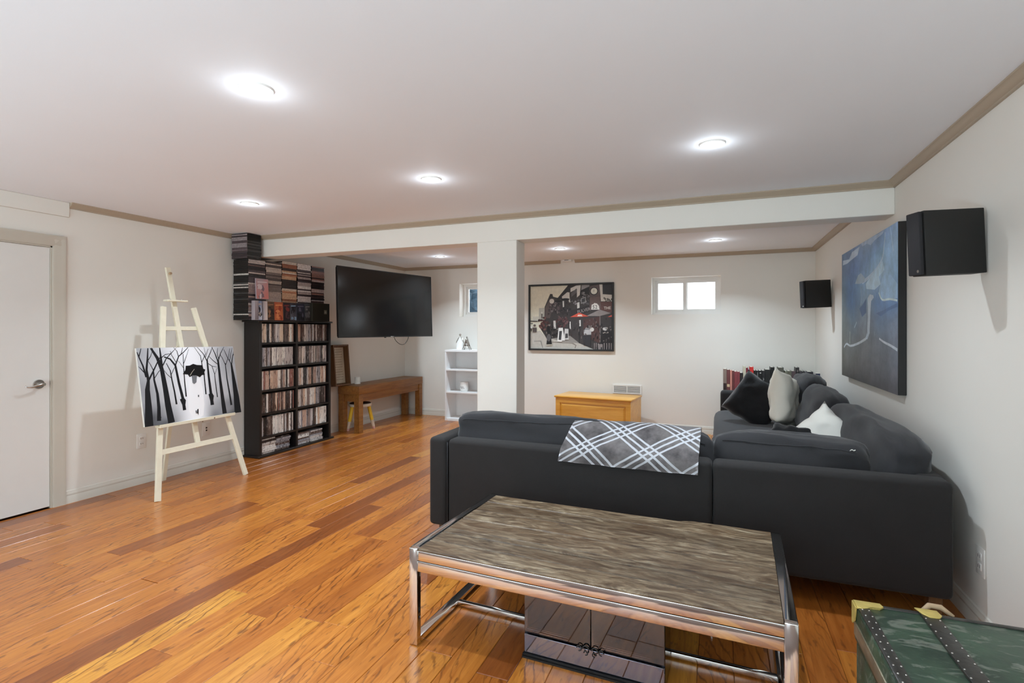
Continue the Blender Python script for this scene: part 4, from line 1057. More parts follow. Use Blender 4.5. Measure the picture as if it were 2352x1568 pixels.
# ------------------------------------------------------------------ white shelf by the column
WS = thing('white_bookcase', 'narrow white open bookcase against the far wall beside the column', 'bookcase', (-3.918, 7.10, 0))
ww, wd, wh = 0.62, 0.335, 1.088
part('side_panel', boxm((0, 0, 0), (0.020, wd, wh - 0.031), 0.001, 1), M['white_lam'], WS); part('side_panel', boxm((ww - 0.020, 0, 0), (ww, wd, wh - 0.031), 0.001, 1), M['white_lam'], WS)
part('top_board', boxm((0, -0.002, wh - 0.030), (ww, wd, wh), 0.001, 1), M['white_lam'], WS)
for z in (0.768, 0.424): part('shelf_board', boxm((0.0205, 0.004, z), (ww - 0.0205, wd - 0.006, z + 0.020)), M['white_lam'], WS)
part('base_board', boxm((0.0205, 0.004, 0.0), (ww - 0.0205, wd - 0.006, 0.030)), M['white_lam'], WS)
part('back_panel', boxm((0.0205, wd - 0.006, 0.0), (ww - 0.0205, wd, wh - 0.031)), M['white_lam'], WS)
FG = thing('house_figurine', 'white ceramic house figurine with silver roof ridge and chimney on the white bookcase', 'figurine', (-3.715, 7.22, wh + 0.0005), math.radians(18))
bm = B(); prism(bm, [(-0.050, 0.0), (0.050, 0.0), (0.050, 0.105), (0.034, 0.13), (0.0, 0.205), (-0.034, 0.13), (-0.050, 0.105)], -0.035, 0.035, lambda q, t: (q[0], t, q[1])); bevel(bm, 0.004, 2)
part('house_body', mesh(bm, angle=40), M['ceramic'], FG)
bm = B(); tube(bm, [(-0.058, 0, 0.10), (-0.052, 0, 0.125), (-0.03, 0, 0.165), (0, 0, 0.212), (0.03, 0, 0.165), (0.052, 0, 0.125), (0.058, 0, 0.10)], 0.008, 8); box(bm, (0.026, -0.012, 0.15), (0.046, 0.012, 0.185)); part('silver_roof', mesh(bm, angle=40), M['silver'], FG, 'silver roof edge and chimney')
bm = B(); bmesh.ops.create_uvsphere(bm, u_segments=14, v_segments=10, radius=0.018, matrix=Matrix.Translation((0, 0, 0.228))); part('silver_ball', mesh(bm, smooth=True), M['silver'], FG, 'silver ball finial')
EF = thing('tower_figurine', 'silver glazed lattice tower figurine beside the white house on the white bookcase', 'figurine', (-3.590, 7.20, wh + 0.004), math.radians(12))
bm = B()
for s in ((-1, -1), (1, -1), (1, 1), (-1, 1)):
    tube(bm, [(s[0] * r, s[1] * r, z) for r, z in ((0.056, 0.0), (0.044, 0.03), (0.032, 0.065), (0.022, 0.105), (0.012, 0.155), (0.007, 0.185))], [0.010, 0.010, 0.009, 0.008, 0.007, 0.006], 6)
part('tower_legs', mesh(bm, smooth=True), M['silver'], EF)
for nm, r, z0, z1 in (('platform', 0.046, 0.040, 0.052), ('platform', 0.031, 0.080, 0.090), ('platform', 0.013, 0.160, 0.168)): part(nm, boxm((-r, -r, z0), (r, r, z1), 0.003, 1), M['silver'], EF)
bm = B(); cyl(bm, (0, 0, 0.05), (0, 0, 0.185), 0.020, 0.006, 8); bmesh.ops.create_uvsphere(bm, u_segments=10, v_segments=8, radius=0.010, matrix=Matrix.Translation((0, 0, 0.192))); part('spire', mesh(bm, smooth=True), M['silver'], EF)
WB = thing('wax_warmer', 'white ceramic wax warmer with pierced dots on the middle shelf of the white bookcase', 'wax warmer', (-3.655, 7.24, 0.4445))
bm = B(); lathe(bm, [(0, 0), (0.052, 0), (0.062, 0.012), (0.068, 0.05), (0.064, 0.09), (0.066, 0.135), (0.070, 0.142), (0.062, 0.145), (0.056, 0.13), (0, 0.12)], 28); part('warmer_body', mesh(bm, smooth=True), M['ceramic'], WB)
bm = B()
for k in range(6):
    a = -PI / 2 - 0.05 + (k - 2.5) * 0.16; z = 0.070 - (0.018 if k % 2 else 0)
    q = Vector((0.0675 * math.cos(a), 0.0675 * math.sin(a), z)); nrm = Vector((math.cos(a), math.sin(a), 0)); cyl(bm, q - nrm * 0.002, q + nrm * 0.0012, 0.006, n=8)
dh = part('pierced_dots', mesh(bm), M['dark_hole'], WB, 'dark pierced dots'); dh['kind'] = 'stuff'

# ------------------------------------------------------------------ low bookcase and its books behind the far sofa arm
LB = thing('low_bookcase', 'low dark bookcase hidden behind the far sofa arm, carrying a row of books', 'bookcase', (0.035, 7.06, 0))
lw_, ld, lh = 1.085, 0.375, 0.585
part('top_board', boxm((0, 0, lh - 0.022), (lw_, ld, lh), 0.002, 1), M['black_lam'], LB)
for x in (0, lw_ - 0.02): part('side_panel', boxm((x, 0.005, 0), (x + 0.02, ld, lh - 0.0225)), M['black_lam'], LB)
part('shelf_board', boxm((0.0205, 0.01, 0.28), (lw_ - 0.0205, ld - 0.01, 0.30)), M['black_lam'], LB); part('back_panel', boxm((0.0205, ld - 0.008, 0), (lw_ - 0.0205, ld, lh - 0.0225)), M['black_lam'], LB)
K = 9.046; YS = 7.13
def at_y(u, v, y):
    a = (u - 1176) / FPX; r = Vector((-math.sin(YAW) + a * math.cos(YAW), math.cos(YAW) + a * math.sin(YAW), -(v - HORIZON) / FPX)); return EYE + r * (y / r.y)
BK = [(190, 264, 62, (140, 122, 112), 'taupe hardback with a dark lower spine, first in the row by the far sofa arm'),
      (266, 333, 80, (116, 66, 66), 'brown red hardback with a small tan label low on its spine'),
      (336, 374, 92, (224, 150, 134), 'salmon pink paperback, the only pink spine in the row'),
      (376, 420, 100, (108, 56, 56), 'thin dark red book just after the salmon pink paperback'),
      (422, 478, 118, (152, 76, 80), 'dusty rose book, first of the matching pair'), (480, 536, 120, (146, 72, 78), 'dusty rose book, second of the matching pair, beside a black one'),
      (540, 604, 145, (44, 40, 42), 'short black book with a grey band, between dusty rose and cream spines'),
      (606, 664, 8, (206, 202, 180), 'tall cream book beside the dark crimson one'), (666, 710, 40, (124, 36, 52), 'dark crimson book between cream and mauve spines'),
      (712, 744, 74, (128, 104, 140), 'thin mauve book beside the bright red hardback'), (746, 822, 22, (214, 50, 46), 'bright red hardback, the reddest book in the row'),
      (828, 878, 96, (34, 33, 34), 'plain black book just after the bright red hardback'), (880, 930, 97, (40, 39, 40), 'black book with a pale lettered line up its spine'),
      (932, 998, 98, (30, 30, 31), 'black book with a white mark at the top of its spine'), (1000, 1062, 99, (46, 45, 47), 'dark grey book with a pale triangle, behind the black plush pillow'),
      (1064, 1174, 76, (42, 42, 42), 'broad charcoal book before the one lettered in white capitals'), (1178, 1260, 28, (26, 26, 27), 'tall black book lettered in white capitals down its spine'),
      (1262, 1338, 82, (40, 41, 40), 'dark book between the white-lettered one and the tall olive one'), (1342, 1450, 34, (92, 92, 82), 'tall olive grey book above the cream pillow'),
      (1474, 1530, 106, (126, 128, 112), 'pale green grey book just past the cream pillow'), (1532, 1614, 107, (104, 104, 90), 'khaki book beside the pale green grey one'),
      (1616, 1698, 108, (92, 76, 80), 'plum grey book before the tall black one with a round emblem'), (1700, 1772, 34, (36, 32, 34), 'tall black book with a pale round emblem on its spine'),
      (1776, 1830, 112, (74, 70, 76), 'dark grey book just after the round emblem one'), (1832, 1888, 113, (34, 32, 36), 'black book with white flecks near its top, past the emblem one'),
      (1890, 1940, 114, (98, 96, 104), 'mid grey book beside the rounded navy volume'), (1942, 2062, 122, (36, 36, 46), 'thick navy black volume with rounded spine'),
      (2066, 2112, 150, (196, 194, 192), 'pale grey book beside the navy dictionary'), (2114, 2238, 158, (28, 34, 66), 'navy dictionary lettered in white, last in the row by the corner')]
zb = lh + 0.0005
for i, (a, b, tp, col, lb) in enumerate(BK):
    A = at_y(1640 + a / K, 840 + tp / K, YS); Bp = at_y(1640 + b / K, 840 + tp / K, YS); w = Bp.x - A.x - 0.0012; hgt = A.z - zb; dep = rnd.uniform(0.16, 0.22)
    t = thing('book', lb, 'book', (A.x + 0.0006, YS + rnd.uniform(0, 0.012), zb), 0, 'books behind the far sofa arm')
    bm = B(); c = 0.0022
    box(bm, (0, 0, 0), (w, c * 1.4, hgt)); box(bm, (0, c * 1.4, 0), (c, dep, hgt)); box(bm, (w - c, c * 1.4, 0), (w, dep, hgt)); bmesh.ops.remove_doubles(bm, verts=bm.verts, dist=1e-6)
    part('cover', mesh(bm), mat('book_cover_%02d' % i, rgb(*col), 0.45), t)
    part('pages', boxm((c + 0.0003, c * 1.6, 0.003), (w - c - 0.0003, dep - 0.004, hgt - 0.005)), M['cream'], t)
    pr_ = Print(w * 0.9, hgt * 0.96); used = False; wt = rgb(214, 212, 208)
    def band(v0, v1, c_, u0=0, u1=1):
        pr_.poly([(u0, v0), (u1, v0), (u1, v1), (u0, v1)], rgb(*c_))
    if i == 0: band(0, 0.42, (64, 50, 48)); used = True
    if i == 1: band(0.28, 0.40, (222, 196, 160)); used = True
    if i == 6: band(0.44, 0.54, (140, 140, 146)); used = True
    if i in (4, 5): band(0, 1, (132, 60, 66), 0.35, 0.6); used = True
    if i == 12: band(0.4, 0.95, (150, 150, 152), 0.4, 0.65); used = True
    if i == 13: pr_.disc(0.5, 0.92, 0.3, 0.02, wt); used = True
    if i == 14: pr_.poly([(0.3, 0.58), (0.8, 0.66), (0.3, 0.74)], rgb(150, 150, 150)); used = True
    if i == 16: pr_.text('ANGELS', 0.5, 0.56, w * 0.62, wt, rot=-PI / 2, squeeze=1.0); used = True
    if i == 22:
        pr_.disc(0.5, 0.66, 0.36, 0.075, rgb(140, 130, 132)); pr_.disc(0.5, 0.66, 0.24, 0.05, rgb(60, 54, 56)); band(0.86, 0.94, (120, 112, 112), 0.3, 0.75); used = True
    if i == 24: band(0.88, 0.96, (220, 220, 220), 0.2, 0.5); used = True
    if i == 28: band(0.80, 0.97, (60, 72, 110), 0.2, 0.8); pr_.text('Dictionary', 0.5, 0.40, w * 0.55, rgb(226, 228, 234), rot=-PI / 2, squeeze=0.9); used = True
    if used: part('spine_print', pr_.mesh(), M['print'], t, loc=(w / 2, -0.0004, hgt * 0.02))
    else: pr_.bm.free()

# ------------------------------------------------------------------ easel and its canvas
EA = thing('artist_easel', 'cream painted wooden easel standing against the left wall between door and disc shelf', 'easel', (-4.24, 3.31, 0))
def lean(y, z, dx=0.0): return Vector((-0.19 * z + dx, y - 3.31, z))
def bar(bm, a, b, wy, tx):
    """square timber from a to b, wy wide, tx thick"""
    d = (b - a).normalized(); n = Vector((1, 0, 0.19)).normalized(); s = d.cross(n).normalized(); n = s.cross(d).normalized()
    V = []
    for p in (a, b):
        for i, j in ((-1, -1), (1, -1), (1, 1), (-1, 1)): V.append(bm.verts.new(p + s * wy / 2 * i + n * tx / 2 * j))
    for f in ((0, 3, 2, 1), (4, 5, 6, 7), (0, 1, 5, 4), (1, 2, 6, 5), (2, 3, 7, 6), (3, 0, 4, 7)): bm.faces.new([V[i] for i in f])
def timber(nm, a, b, wy=0.036, tx=0.022, par=None, r=0.0015):
    bm = B(); bar(bm, a, b, wy, tx); bmesh.ops.recalc_face_normals(bm, faces=bm.faces); bevel(bm, r, 1); return part(nm, mesh(bm), M['pine'], par or EA)
timber('front_leg', lean(2.888, 0.0), lean(3.145, 1.60), 0.044)
timber('front_leg', lean(3.738, 0.0), lean(3.428, 1.60), 0.044)
timber('rear_leg', Vector((-0.54, 0.0, 0.0)), lean(3.29, 1.36, -0.035), 0.036)
timber('mast', lean(3.315, 0.345, -0.024), lean(3.247, 1.96, -0.024), 0.042)
timber('cross_bar', lean(2.955, 0.375, -0.002), lean(3.66, 0.375, -0.002), 0.044, 0.018)
timber('cross_bar', lean(3.115, 1.408, -0.024), lean(3.462, 1.408, -0.024), 0.036, 0.018)
bm = B(); a = lean(3.355, 0.592); box(bm, (a.x - 0.012, -0.36, 0.580), (a.x + 0.052, 0.365, 0.598)); box(bm, (a.x + 0.044, -0.36, 0.598), (a.x + 0.052, 0.365, 0.606)); bevel(bm, 0.002, 1)
part('tray', mesh(bm), M['pine'], EA)
bm = B(); a = lean(3.25, 1.655); box(bm, (a.x - 0.01, a.y - 0.095, 1.648), (a.x + 0.055, a.y + 0.095, 1.664)); bevel(bm, 0.003, 1); ck = part('top_clip', mesh(bm), M['pine'], EA)
bm = B()
for dy in (-0.05, 0.06): cyl(bm, (a.x + 0.02, a.y + dy, 1.664), (a.x + 0.02, a.y + dy, 1.670), 0.006, n=10)
link('screw', mesh(bm), M['nickel'], ck)
bm = B(); a = lean(3.25, 1.905); cyl(bm, (a.x - 0.014, a.y, 1.905), (a.x + 0.008, a.y, 1.907), 0.011, n=12); part('peg_hole', mesh(bm), M['leather'], EA, 'brown wooden peg near the mast top')
bm = B()
for y, z in ((3.33, 0.575), (3.45, 0.588)): a = lean(y, z); cyl(bm, (a.x + 0.050, y - 3.31, z), (a.x + 0.055, y - 3.31, z), 0.006, n=8)
bs = part('bolt', mesh(bm), M['nickel'], EA); bs['kind'] = 'stuff'

cw_, chh = 0.915, 0.648
CV = thing('easel_painting', 'black and white canvas of bare trees and an umbrella resting on the cream easel', 'painting', (-4.308, 3.288, 0.604), (-0.188, math.radians(0.8), PI / 2))
bm = B(); box(bm, (-cw_ / 2, 0, 0), (cw_ / 2, 0.020, chh)); bevel(bm, 0.002, 1); part('canvas', mesh(bm), M['ivory'], CV)
E1 = homography([(1070, 88), (1865, 42), (1952, 575), (1160, 725)])
P1 = Print(cw_, chh)
def ebg(u, v):
    g = 205 + 40 * v
    c = math.exp(-((u - 0.52 + 0.04 * (1 - v)) / 0.16) ** 2)
    edge = abs(u - 0.5) * 2
    g -= 62 * edge ** 1.6 * (0.5 + 0.5 * noise.noise(Vector((u * 5, v * 3, 0)))) + 20 * edge
    g -= 95 * max(0, 1 - v / 0.30) ** 1.0 * (1 - c) * (0.75 + 0.5 * noise.noise(Vector((u * 7, v * 8, 4))))
    g -= 40 * max(0, noise.noise(Vector((u * 4 + 9, v * 1.5, 2)))) * (1 - c)
    g = g + (250 - g) * c
    if u > 0.93: g = min(g, 150 + 40 * v)
    g = max(70, min(252, g)); return rgb(g - 4, g - 2, min(255, g + 3))
P1.grid(44, 30, ebg)
pathp = [(1520, 330), (1505, 480), (1520, 580), (1555, 640), (1600, 645), (1640, 610), (1645, 520), (1625, 380), (1600, 310)]
P1.poly([E1(q) for q in pathp], rgb(248, 249, 252))
ink = rgb(28, 29, 32)
TREES = [  # trunk outlines: (points, base width, top width) in millimetres of canvas
 ([(1195, 722), (1185, 560), (1172, 420), (1178, 345)], 62, 20), ([(1178, 350), (1160, 260), (1165, 170), (1166, 85)], 20, 8), ([(1160, 320), (1130, 230), (1095, 160), (1078, 120)], 14, 6), ([(1095, 155), (1110, 90)], 8, 5),
 ([(1180, 345), (1215, 270), (1250, 190), (1275, 140)], 14, 5), ([(1150, 290), (1110, 250), (1090, 235)], 8, 3), ([(1166, 190), (1190, 150), (1205, 100)], 7, 3),
 ([(1275, 670), (1270, 560), (1255, 450), (1225, 340), (1215, 250)], 30, 8), ([(1225, 330), (1260, 270), (1275, 255)], 6, 3), ([(1215, 260), (1190, 215), (1165, 180)], 6, 3),
 ([(1378, 680), (1345, 540), (1320, 410), (1285, 250), (1245, 160), (1190, 82)], 52, 16), ([(1285, 240), (1275, 160), (1262, 78)], 22, 8), ([(1292, 220), (1320, 160), (1365, 110), (1400, 60)], 9, 3), ([(1275, 160), (1310, 130), (1360, 120)], 7, 3), ([(1250, 170), (1215, 130), (1205, 85)], 6, 3),
 ([(1415, 530), (1395, 430), (1370, 330), (1355, 260), (1320, 200)], 14, 5), ([(1368, 320), (1330, 290), (1305, 260)], 5, 3), ([(1360, 300), (1385, 240), (1400, 215)], 5, 3),
 ([(1482, 575), (1465, 480), (1430, 360), (1395, 215), (1350, 165), (1300, 150)], 26, 9), ([(1395, 215), (1420, 140), (1460, 105), (1495, 65)], 10, 4), ([(1420, 150), (1405, 100), (1375, 70)], 6, 3), ([(1440, 120), (1450, 70)], 5, 3), ([(1400, 190), (1360, 130), (1350, 100)], 5, 3),
 ([(1492, 465), (1475, 340), (1463, 220), (1455, 120)], 11, 4), ([(1462, 200), (1485, 130), (1500, 80)], 5, 2), ([(1460, 230), (1430, 190), (1415, 175)], 4, 2),
 ([(1655, 440), (1635, 290), (1612, 190), (1600, 130), (1545, 60)], 11, 3), ([(1612, 180), (1640, 110), (1625, 60)], 6, 2),
 ([(1710, 525), (1695, 430), (1672, 290), (1655, 160)], 30, 12), ([(1655, 170), (1620, 110), (1570, 60)], 8, 3), ([(1655, 160), (1680, 100), (1695, 55)], 8, 3), ([(1640, 140), (1660, 70)], 5, 3), ([(1665, 190), (1700, 210), (1735, 215)], 5, 3),
 ([(1750, 460), (1730, 340), (1720, 270), (1695, 205)], 9, 4), ([(1722, 275), (1740, 220)], 4, 2),
 ([(1815, 590), (1795, 480), (1770, 330), (1745, 160)], 40, 16), ([(1745, 170), (1720, 110), (1690, 55)], 11, 4), ([(1748, 160), (1765, 100), (1790, 50)], 9, 3), ([(1740, 190), (1700, 160), (1670, 130)], 6, 3), ([(1750, 150), (1735, 100), (1740, 60)], 6, 3),
 ([(1868, 520), (1850, 430), (1825, 310), (1805, 180)], 18, 6), ([(1805, 190), (1780, 140), (1760, 110)], 5, 3), ([(1808, 200), (1830, 130), (1840, 60)], 5, 3),
 ([(1925, 580), (1905, 440), (1880, 310), (1855, 180)], 66, 14), ([(1858, 190), (1865, 120), (1875, 85)], 9, 4), ([(1855, 185), (1820, 130), (1790, 70)], 7, 3), ([(1840, 160), (1850, 100), (1858, 55)], 5, 3), ([(1868, 115), (1880, 105)], 5, 4)]
for pts, w0, w1 in TREES: P1.stroke([E1(q) for q in pts], w0 * cw_ / 800, w1 * cw_ / 800, ink)
for pts in ([(1440, 490), (1470, 470), (1490, 495), (1482, 575)], [(1675, 440), (1700, 420), (1720, 450), (1712, 525), (1700, 520)], [(1258, 640), (1270, 610), (1292, 640), (1280, 672)]): P1.poly([E1(q) for q in pts], ink)
P1.poly([E1(q) for q in ((1532, 295), (1575, 292), (1572, 345), (1555, 360), (1540, 350))], rgb(120, 122, 126))
UM = [(1458, 283), (1478, 248), (1480, 215), (1512, 212), (1540, 197), (1572, 205), (1612, 205), (1622, 232), (1643, 240), (1635, 262), (1640, 282), (1615, 285), (1600, 304), (1570, 290), (1540, 292), (1514, 305), (1500, 285)]
P1.poly([E1(q) for q in UM], rgb(20, 20, 22)); P1.stroke([E1((1518, 292)), E1((1535, 262)), E1((1552, 240))], 0.005, 0.003, rgb(190, 185, 170))
for pts in ([(1588, 450), (1596, 446), (1597, 465), (1590, 464)], [(1573, 576), (1580, 572), (1582, 598), (1576, 598)], [(1586, 565), (1596, 560), (1598, 615), (1592, 600), (1584, 596)]): P1.poly([E1(q) for q in pts], rgb(30, 30, 34))
part('painted_scene', P1.mesh(), M['wash'], CV, 'painted bare black trees with a black umbrella on a white path', loc=(0, -0.0006, 0))

# ------------------------------------------------------------------ framed street photograph
PX0, PX1, PZ0, PZ1 = -2.662, -1.378, 1.087, 2.072
PF = thing('framed_photograph', 'black framed street photograph of a corner pub with red umbrellas on the far wall', 'picture', ((PX0 + PX1) / 2, FW, PZ0))
pw, ph = PX1 - PX0, PZ1 - PZ0; ft = 0.026; fd = 0.042
for nm, lo, hi in (('frame_stile', (-pw / 2, -fd, 0), (-pw / 2 + ft, 0, ph)), ('frame_stile', (pw / 2 - ft, -fd, 0), (pw / 2, 0, ph)), ('frame_rail', (-pw / 2 + ft, -fd, 0), (pw / 2 - ft, 0, ft)), ('frame_rail', (-pw / 2 + ft, -fd, ph - ft), (pw / 2 - ft, 0, ph))):
    part(nm, boxm(lo, hi, 0.002, 1), M['black'], PF)
iw, ih = pw - 2 * ft, ph - 2 * ft
E2 = homography([(228, 300), (1596, 262), (1592, 1335), (242, 1330)])
P2 = Print(iw, ih)
def S2(pts, *c): P2.poly([E2(q) for q in pts], rgb(*c))
def D2(x, y, r, c, ry=None, rough=0.0, n=20):
    u, v = E2((x, y)); P2.disc(u, v, r / 1360, (ry or r) / 1050, rgb(*c), n, rough)
P2.grid(6, 6, lambda u, v: rgb(228 - 8 * u, 225 - 8 * u, 206 - 6 * u))
S2([(375, 660), (470, 655), (470, 870), (375, 880)], 188, 186, 176); S2([(275, 800), (375, 800), (375, 890), (275, 890)], 206, 204, 192)
S2([(235, 1060), (400, 1035), (520, 1170), (900, 1110), (1070, 1230), (1290, 1340), (240, 1340)], 196, 191, 182)
S2([(600, 1170), (900, 1110), (1070, 1200), (1060, 1240), (800, 1215)], 150, 145, 140)
S2([(300, 1205), (420, 1200), (455, 1320), (440, 1320), (405, 1215), (300, 1215)], 150, 146, 140)
S2([(600, 1215), (950, 1230), (1010, 1270), (990, 1320), (975, 1318), (990, 1275), (930, 1245), (600, 1230)], 140, 132, 124)
S2([(468, 860), (472, 640), (560, 430), (602, 428), (612, 470), (690, 490), (860, 280), (1596, 262), (1592, 1340), (1290, 1340), (1060, 1240), (900, 1115), (520, 1180), (390, 980)], 66, 60, 60)
S2([(476, 820), (480, 660), (560, 500), (640, 500), (600, 700), (560, 830)], 98, 86, 84)
S2([(545, 480), (560, 425), (602, 425), (610, 480), (690, 488), (690, 505), (545, 495)], 60, 58, 58)
S2([(860, 282), (985, 276), (720, 520), (672, 522)], 46, 44, 46)
S2([(905, 330), (1000, 285), (1075, 275), (1060, 440), (1012, 485), (1012, 340), (905, 395)], 214, 212, 208); S2([(760, 470), (850, 395), (888, 400), (890, 480), (905, 565), (880, 560), (872, 500), (770, 520)], 216, 214, 208)
S2([(915, 415), (1005, 330), (1010, 400), (920, 475)], 96, 94, 96); S2([(1090, 272), (1220, 270), (1220, 300), (1085, 360)], 150, 148, 150); S2([(1070, 375), (1215, 305), (1215, 450), (1070, 470)], 40, 38, 40)
for i in range(26):   # hanging flower boxes
    D2(905 + rnd.uniform(0, 300), 590 - rnd.uniform(0, 60) - i * 0 + 0, rnd.uniform(10, 22), rnd.choice(((92, 88, 90), (120, 116, 118), (58, 54, 56), (150, 146, 148))), rough=0.3, n=9)
for i in range(16): D2(1080 + rnd.uniform(0, 130), 440 + rnd.uniform(-40, 40), rnd.uniform(8, 18), rnd.choice(((140, 136, 138), (100, 96, 98), (60, 56, 58))), rough=0.3, n=9)
S2([(1080, 500), (1160, 470), (1160, 560), (1080, 590)], 150, 150, 150); S2([(1092, 510), (1148, 490), (1148, 552), (1092, 572)], 70, 70, 72)
S2([(1015, 570), (1055, 560), (1058, 655), (1018, 668)], 216, 214, 210)
S2([(1385, 262), (1436, 262), (1440, 430), (1596, 440), (1596, 548), (1412, 548)], 214, 212, 206); S2([(1436, 262), (1596, 262), (1596, 438), (1440, 420)], 52, 52, 56)
for i in range(12): D2(1470 + rnd.uniform(0, 120), 520 + rnd.uniform(-25, 25), rnd.uniform(8, 20), rnd.choice(((70, 70, 66), (110, 108, 104))), rough=0.3, n=9)
S2([(1225, 300), (1385, 268), (1392, 462), (1230, 472)], 98, 84, 84); D2(1297, 378, 66, (40, 36, 38)); D2(1297, 378, 52, (226, 226, 216))
S2([(1293, 378), (1297, 345), (1302, 378)], 60, 60, 60); S2([(1280, 385), (1297, 374), (1300, 382)], 60, 60, 60)
S2([(1228, 476), (1404, 464), (1412, 690), (1224, 690)], 108, 90, 88)
S2([(1404, 556), (1596, 552), (1596, 740), (1412, 690)], 98, 68, 64); S2([(892, 704), (1224, 606), (1224, 720), (892, 800)], 52, 46, 48)
S2([(1250, 686), (1258, 604), (1290, 590), (1302, 574), (1345, 582), (1378, 620), (1388, 684)], 232, 230, 226)
def T2(txt, x, y, size, c, rot=0.0, sq=1.0):
    u, v = E2((x, y)); P2.text(txt, u, v, size, rgb(*c), 0.0, rot, sq)
T2('52', 1312, 645, 0.075, (30, 28, 30)); T2('THE', 1516, 660, 0.058, (236, 230, 220), 0.03, 0.95); T2('PULVER', 1128, 700, 0.064, (170, 162, 160), 0.24, 0.9)
S2([(1170, 790), (1390, 684), (1575, 742), (1390, 790)], 148, 140, 138)
S2([(1120, 850), (1390, 795), (1392, 1240), (1120, 1110)], 84, 58, 56); S2([(1386, 790), (1404, 790), (1404, 1330), (1386, 1330)], 120, 110, 108); S2([(1050, 830), (1066, 830), (1062, 1240), (1050, 1240)], 44, 42, 44)
S2([(900, 810), (1050, 734), (1212, 796), (1110, 802), (1010, 806)], 220, 92, 72); S2([(1020, 796), (1035, 768), (1090, 766), (1108, 796)], 238, 214, 204); S2([(1520, 806), (1594, 768), (1594, 802)], 216, 96, 78)
D2(592, 546, 40, (218, 214, 206)); D2(700, 545, 60, (34, 32, 34), 16); D2(820, 514, 72, (34, 32, 34), 18); S2([(600, 600), (720, 580), (720, 596), (600, 616)], 36, 34, 36)
for cx_, cy_, rr, pal in ((650, 660, 105, ((96, 84, 86), (70, 60, 62), (128, 118, 118), (50, 44, 46))), (830, 700, 100, ((40, 38, 40), (56, 50, 52), (70, 64, 66))), (770, 880, 105, ((96, 62, 64), (74, 46, 50), (116, 86, 86))), (480, 920, 115, ((96, 60, 56), (70, 42, 42), (56, 40, 40), (120, 84, 78))), (640, 1010, 130, ((52, 46, 46), (72, 62, 60), (34, 30, 32), (140, 132, 126)))):
    for i in range(34):
        a = rnd.uniform(0, 2 * PI); q = rr * math.sqrt(rnd.random()); D2(cx_ + q * math.cos(a), cy_ + q * math.sin(a) * 0.9, rnd.uniform(10, 26), rnd.choice(pal), rough=0.35, n=8)
S2([(625, 870), (660, 868), (668, 1000), (630, 1005)], 208, 204, 200); S2([(892, 885), (912, 883), (918, 1008), (898, 1012)], 224, 222, 218); S2([(1055, 858), (1080, 856), (1082, 958), (1058, 962)], 222, 220, 216); S2([(775, 545), (800, 540), (803, 640), (780, 645)], 206, 204, 200)
S2([(815, 1000), (876, 1004), (882, 1180), (802, 1178)], 208, 206, 204); S2([(826, 1080), (868, 1080), (870, 1150), (822, 1160)], 70, 68, 70)
S2([(712, 988), (782, 984), (820, 1196), (775, 1196), (765, 1216), (692, 1212)], 236, 235, 232); S2([(724, 1040), (770, 1036), (756, 1186), (714, 1184)], 66, 66, 68)
S2([(516, 960), (556, 950), (592, 1180), (606, 1272), (508, 1278), (522, 1180)], 30, 28, 30); S2([(505, 1262), (606, 1258), (608, 1276), (505, 1282)], 196, 190, 176); D2(548, 1150, 34, (96, 94, 96), 60, 0.2, 10)
S2([(1130, 1020), (1165, 985), (1215, 985), (1255, 1030), (1250, 1095), (1185, 1105), (1130, 1085)], 150, 148, 150)
for k in range(4): S2([(1130, 1022 + k * 22), (1252, 1026 + k * 22), (1252, 1036 + k * 22), (1130, 1032 + k * 22)], 226, 226, 226)
D2(1215, 968, 26, (120, 112, 108)); D2(1265, 1012, 34, (216, 212, 208)); S2([(1125, 1100), (1250, 1095), (1240, 1290), (1120, 1260)], 52, 50, 54); D2(1478, 1000, 36, (206, 204, 202), 30, 0.2, 10); D2(1565, 1045, 24, (176, 172, 168), 20, 0.2, 10)
S2([(1420, 1030), (1594, 1030), (1594, 1340), (1400, 1340)], 38, 34, 36); S2([(1360, 1240), (1440, 1250), (1440, 1340), (1370, 1340)], 140, 132, 132)
for x in (1300, 1330, 1460, 1500, 1540, 1575): S2([(x, 1230), (x + 12, 1230), (x + 10, 1335), (x, 1335)], 150, 140, 140)
D2(258, 975, 20, (226, 224, 218), 26); S2([(244, 1000), (266, 1000), (262, 1050), (248, 1050)], 50, 48, 50); D2(310, 950, 22, (110, 96, 92), 20); S2([(275, 985), (345, 985), (345, 1060), (280, 1065)], 92, 82, 80); S2([(236, 870), (360, 875), (360, 890), (236, 885)], 60, 58, 60); S2([(236, 910), (280, 912), (280, 922), (236, 920)], 60, 58, 60)
for i in range(150):
    x = rnd.uniform(520, 1580); y = rnd.uniform(560, 1320)
    if y > 1120 and x < 1080: continue
    c = rnd.choice(((30, 28, 30), (48, 42, 44), (92, 84, 84), (120, 110, 108), (40, 36, 38), (70, 52, 50)))
    w = rnd.uniform(5, 22); h = rnd.uniform(8, 46)
    if 1220 < x < 1420 and y < 800 or (885 < x < 1230 and 590 < y < 820) or x > 1400 and y < 820 or (680 < x < 890 and y > 960): continue
    S2([(x, y), (x + w, y - rnd.uniform(0, 4)), (x + w * rnd.uniform(0.7, 1.1), y + h), (x, y + h)], *c)
for i in range(26):
    x = rnd.uniform(1090, 1580); y = rnd.uniform(940, 1100); D2(x, y, rnd.uniform(6, 13), rnd.choice(((170, 160, 154), (110, 100, 98), (60, 54, 56))), rough=0.2, n=8)
D2(432, 740, 17, (216, 214, 206)); S2([(428, 755), (438, 755), (440, 830), (426, 830)], 60, 56, 56)
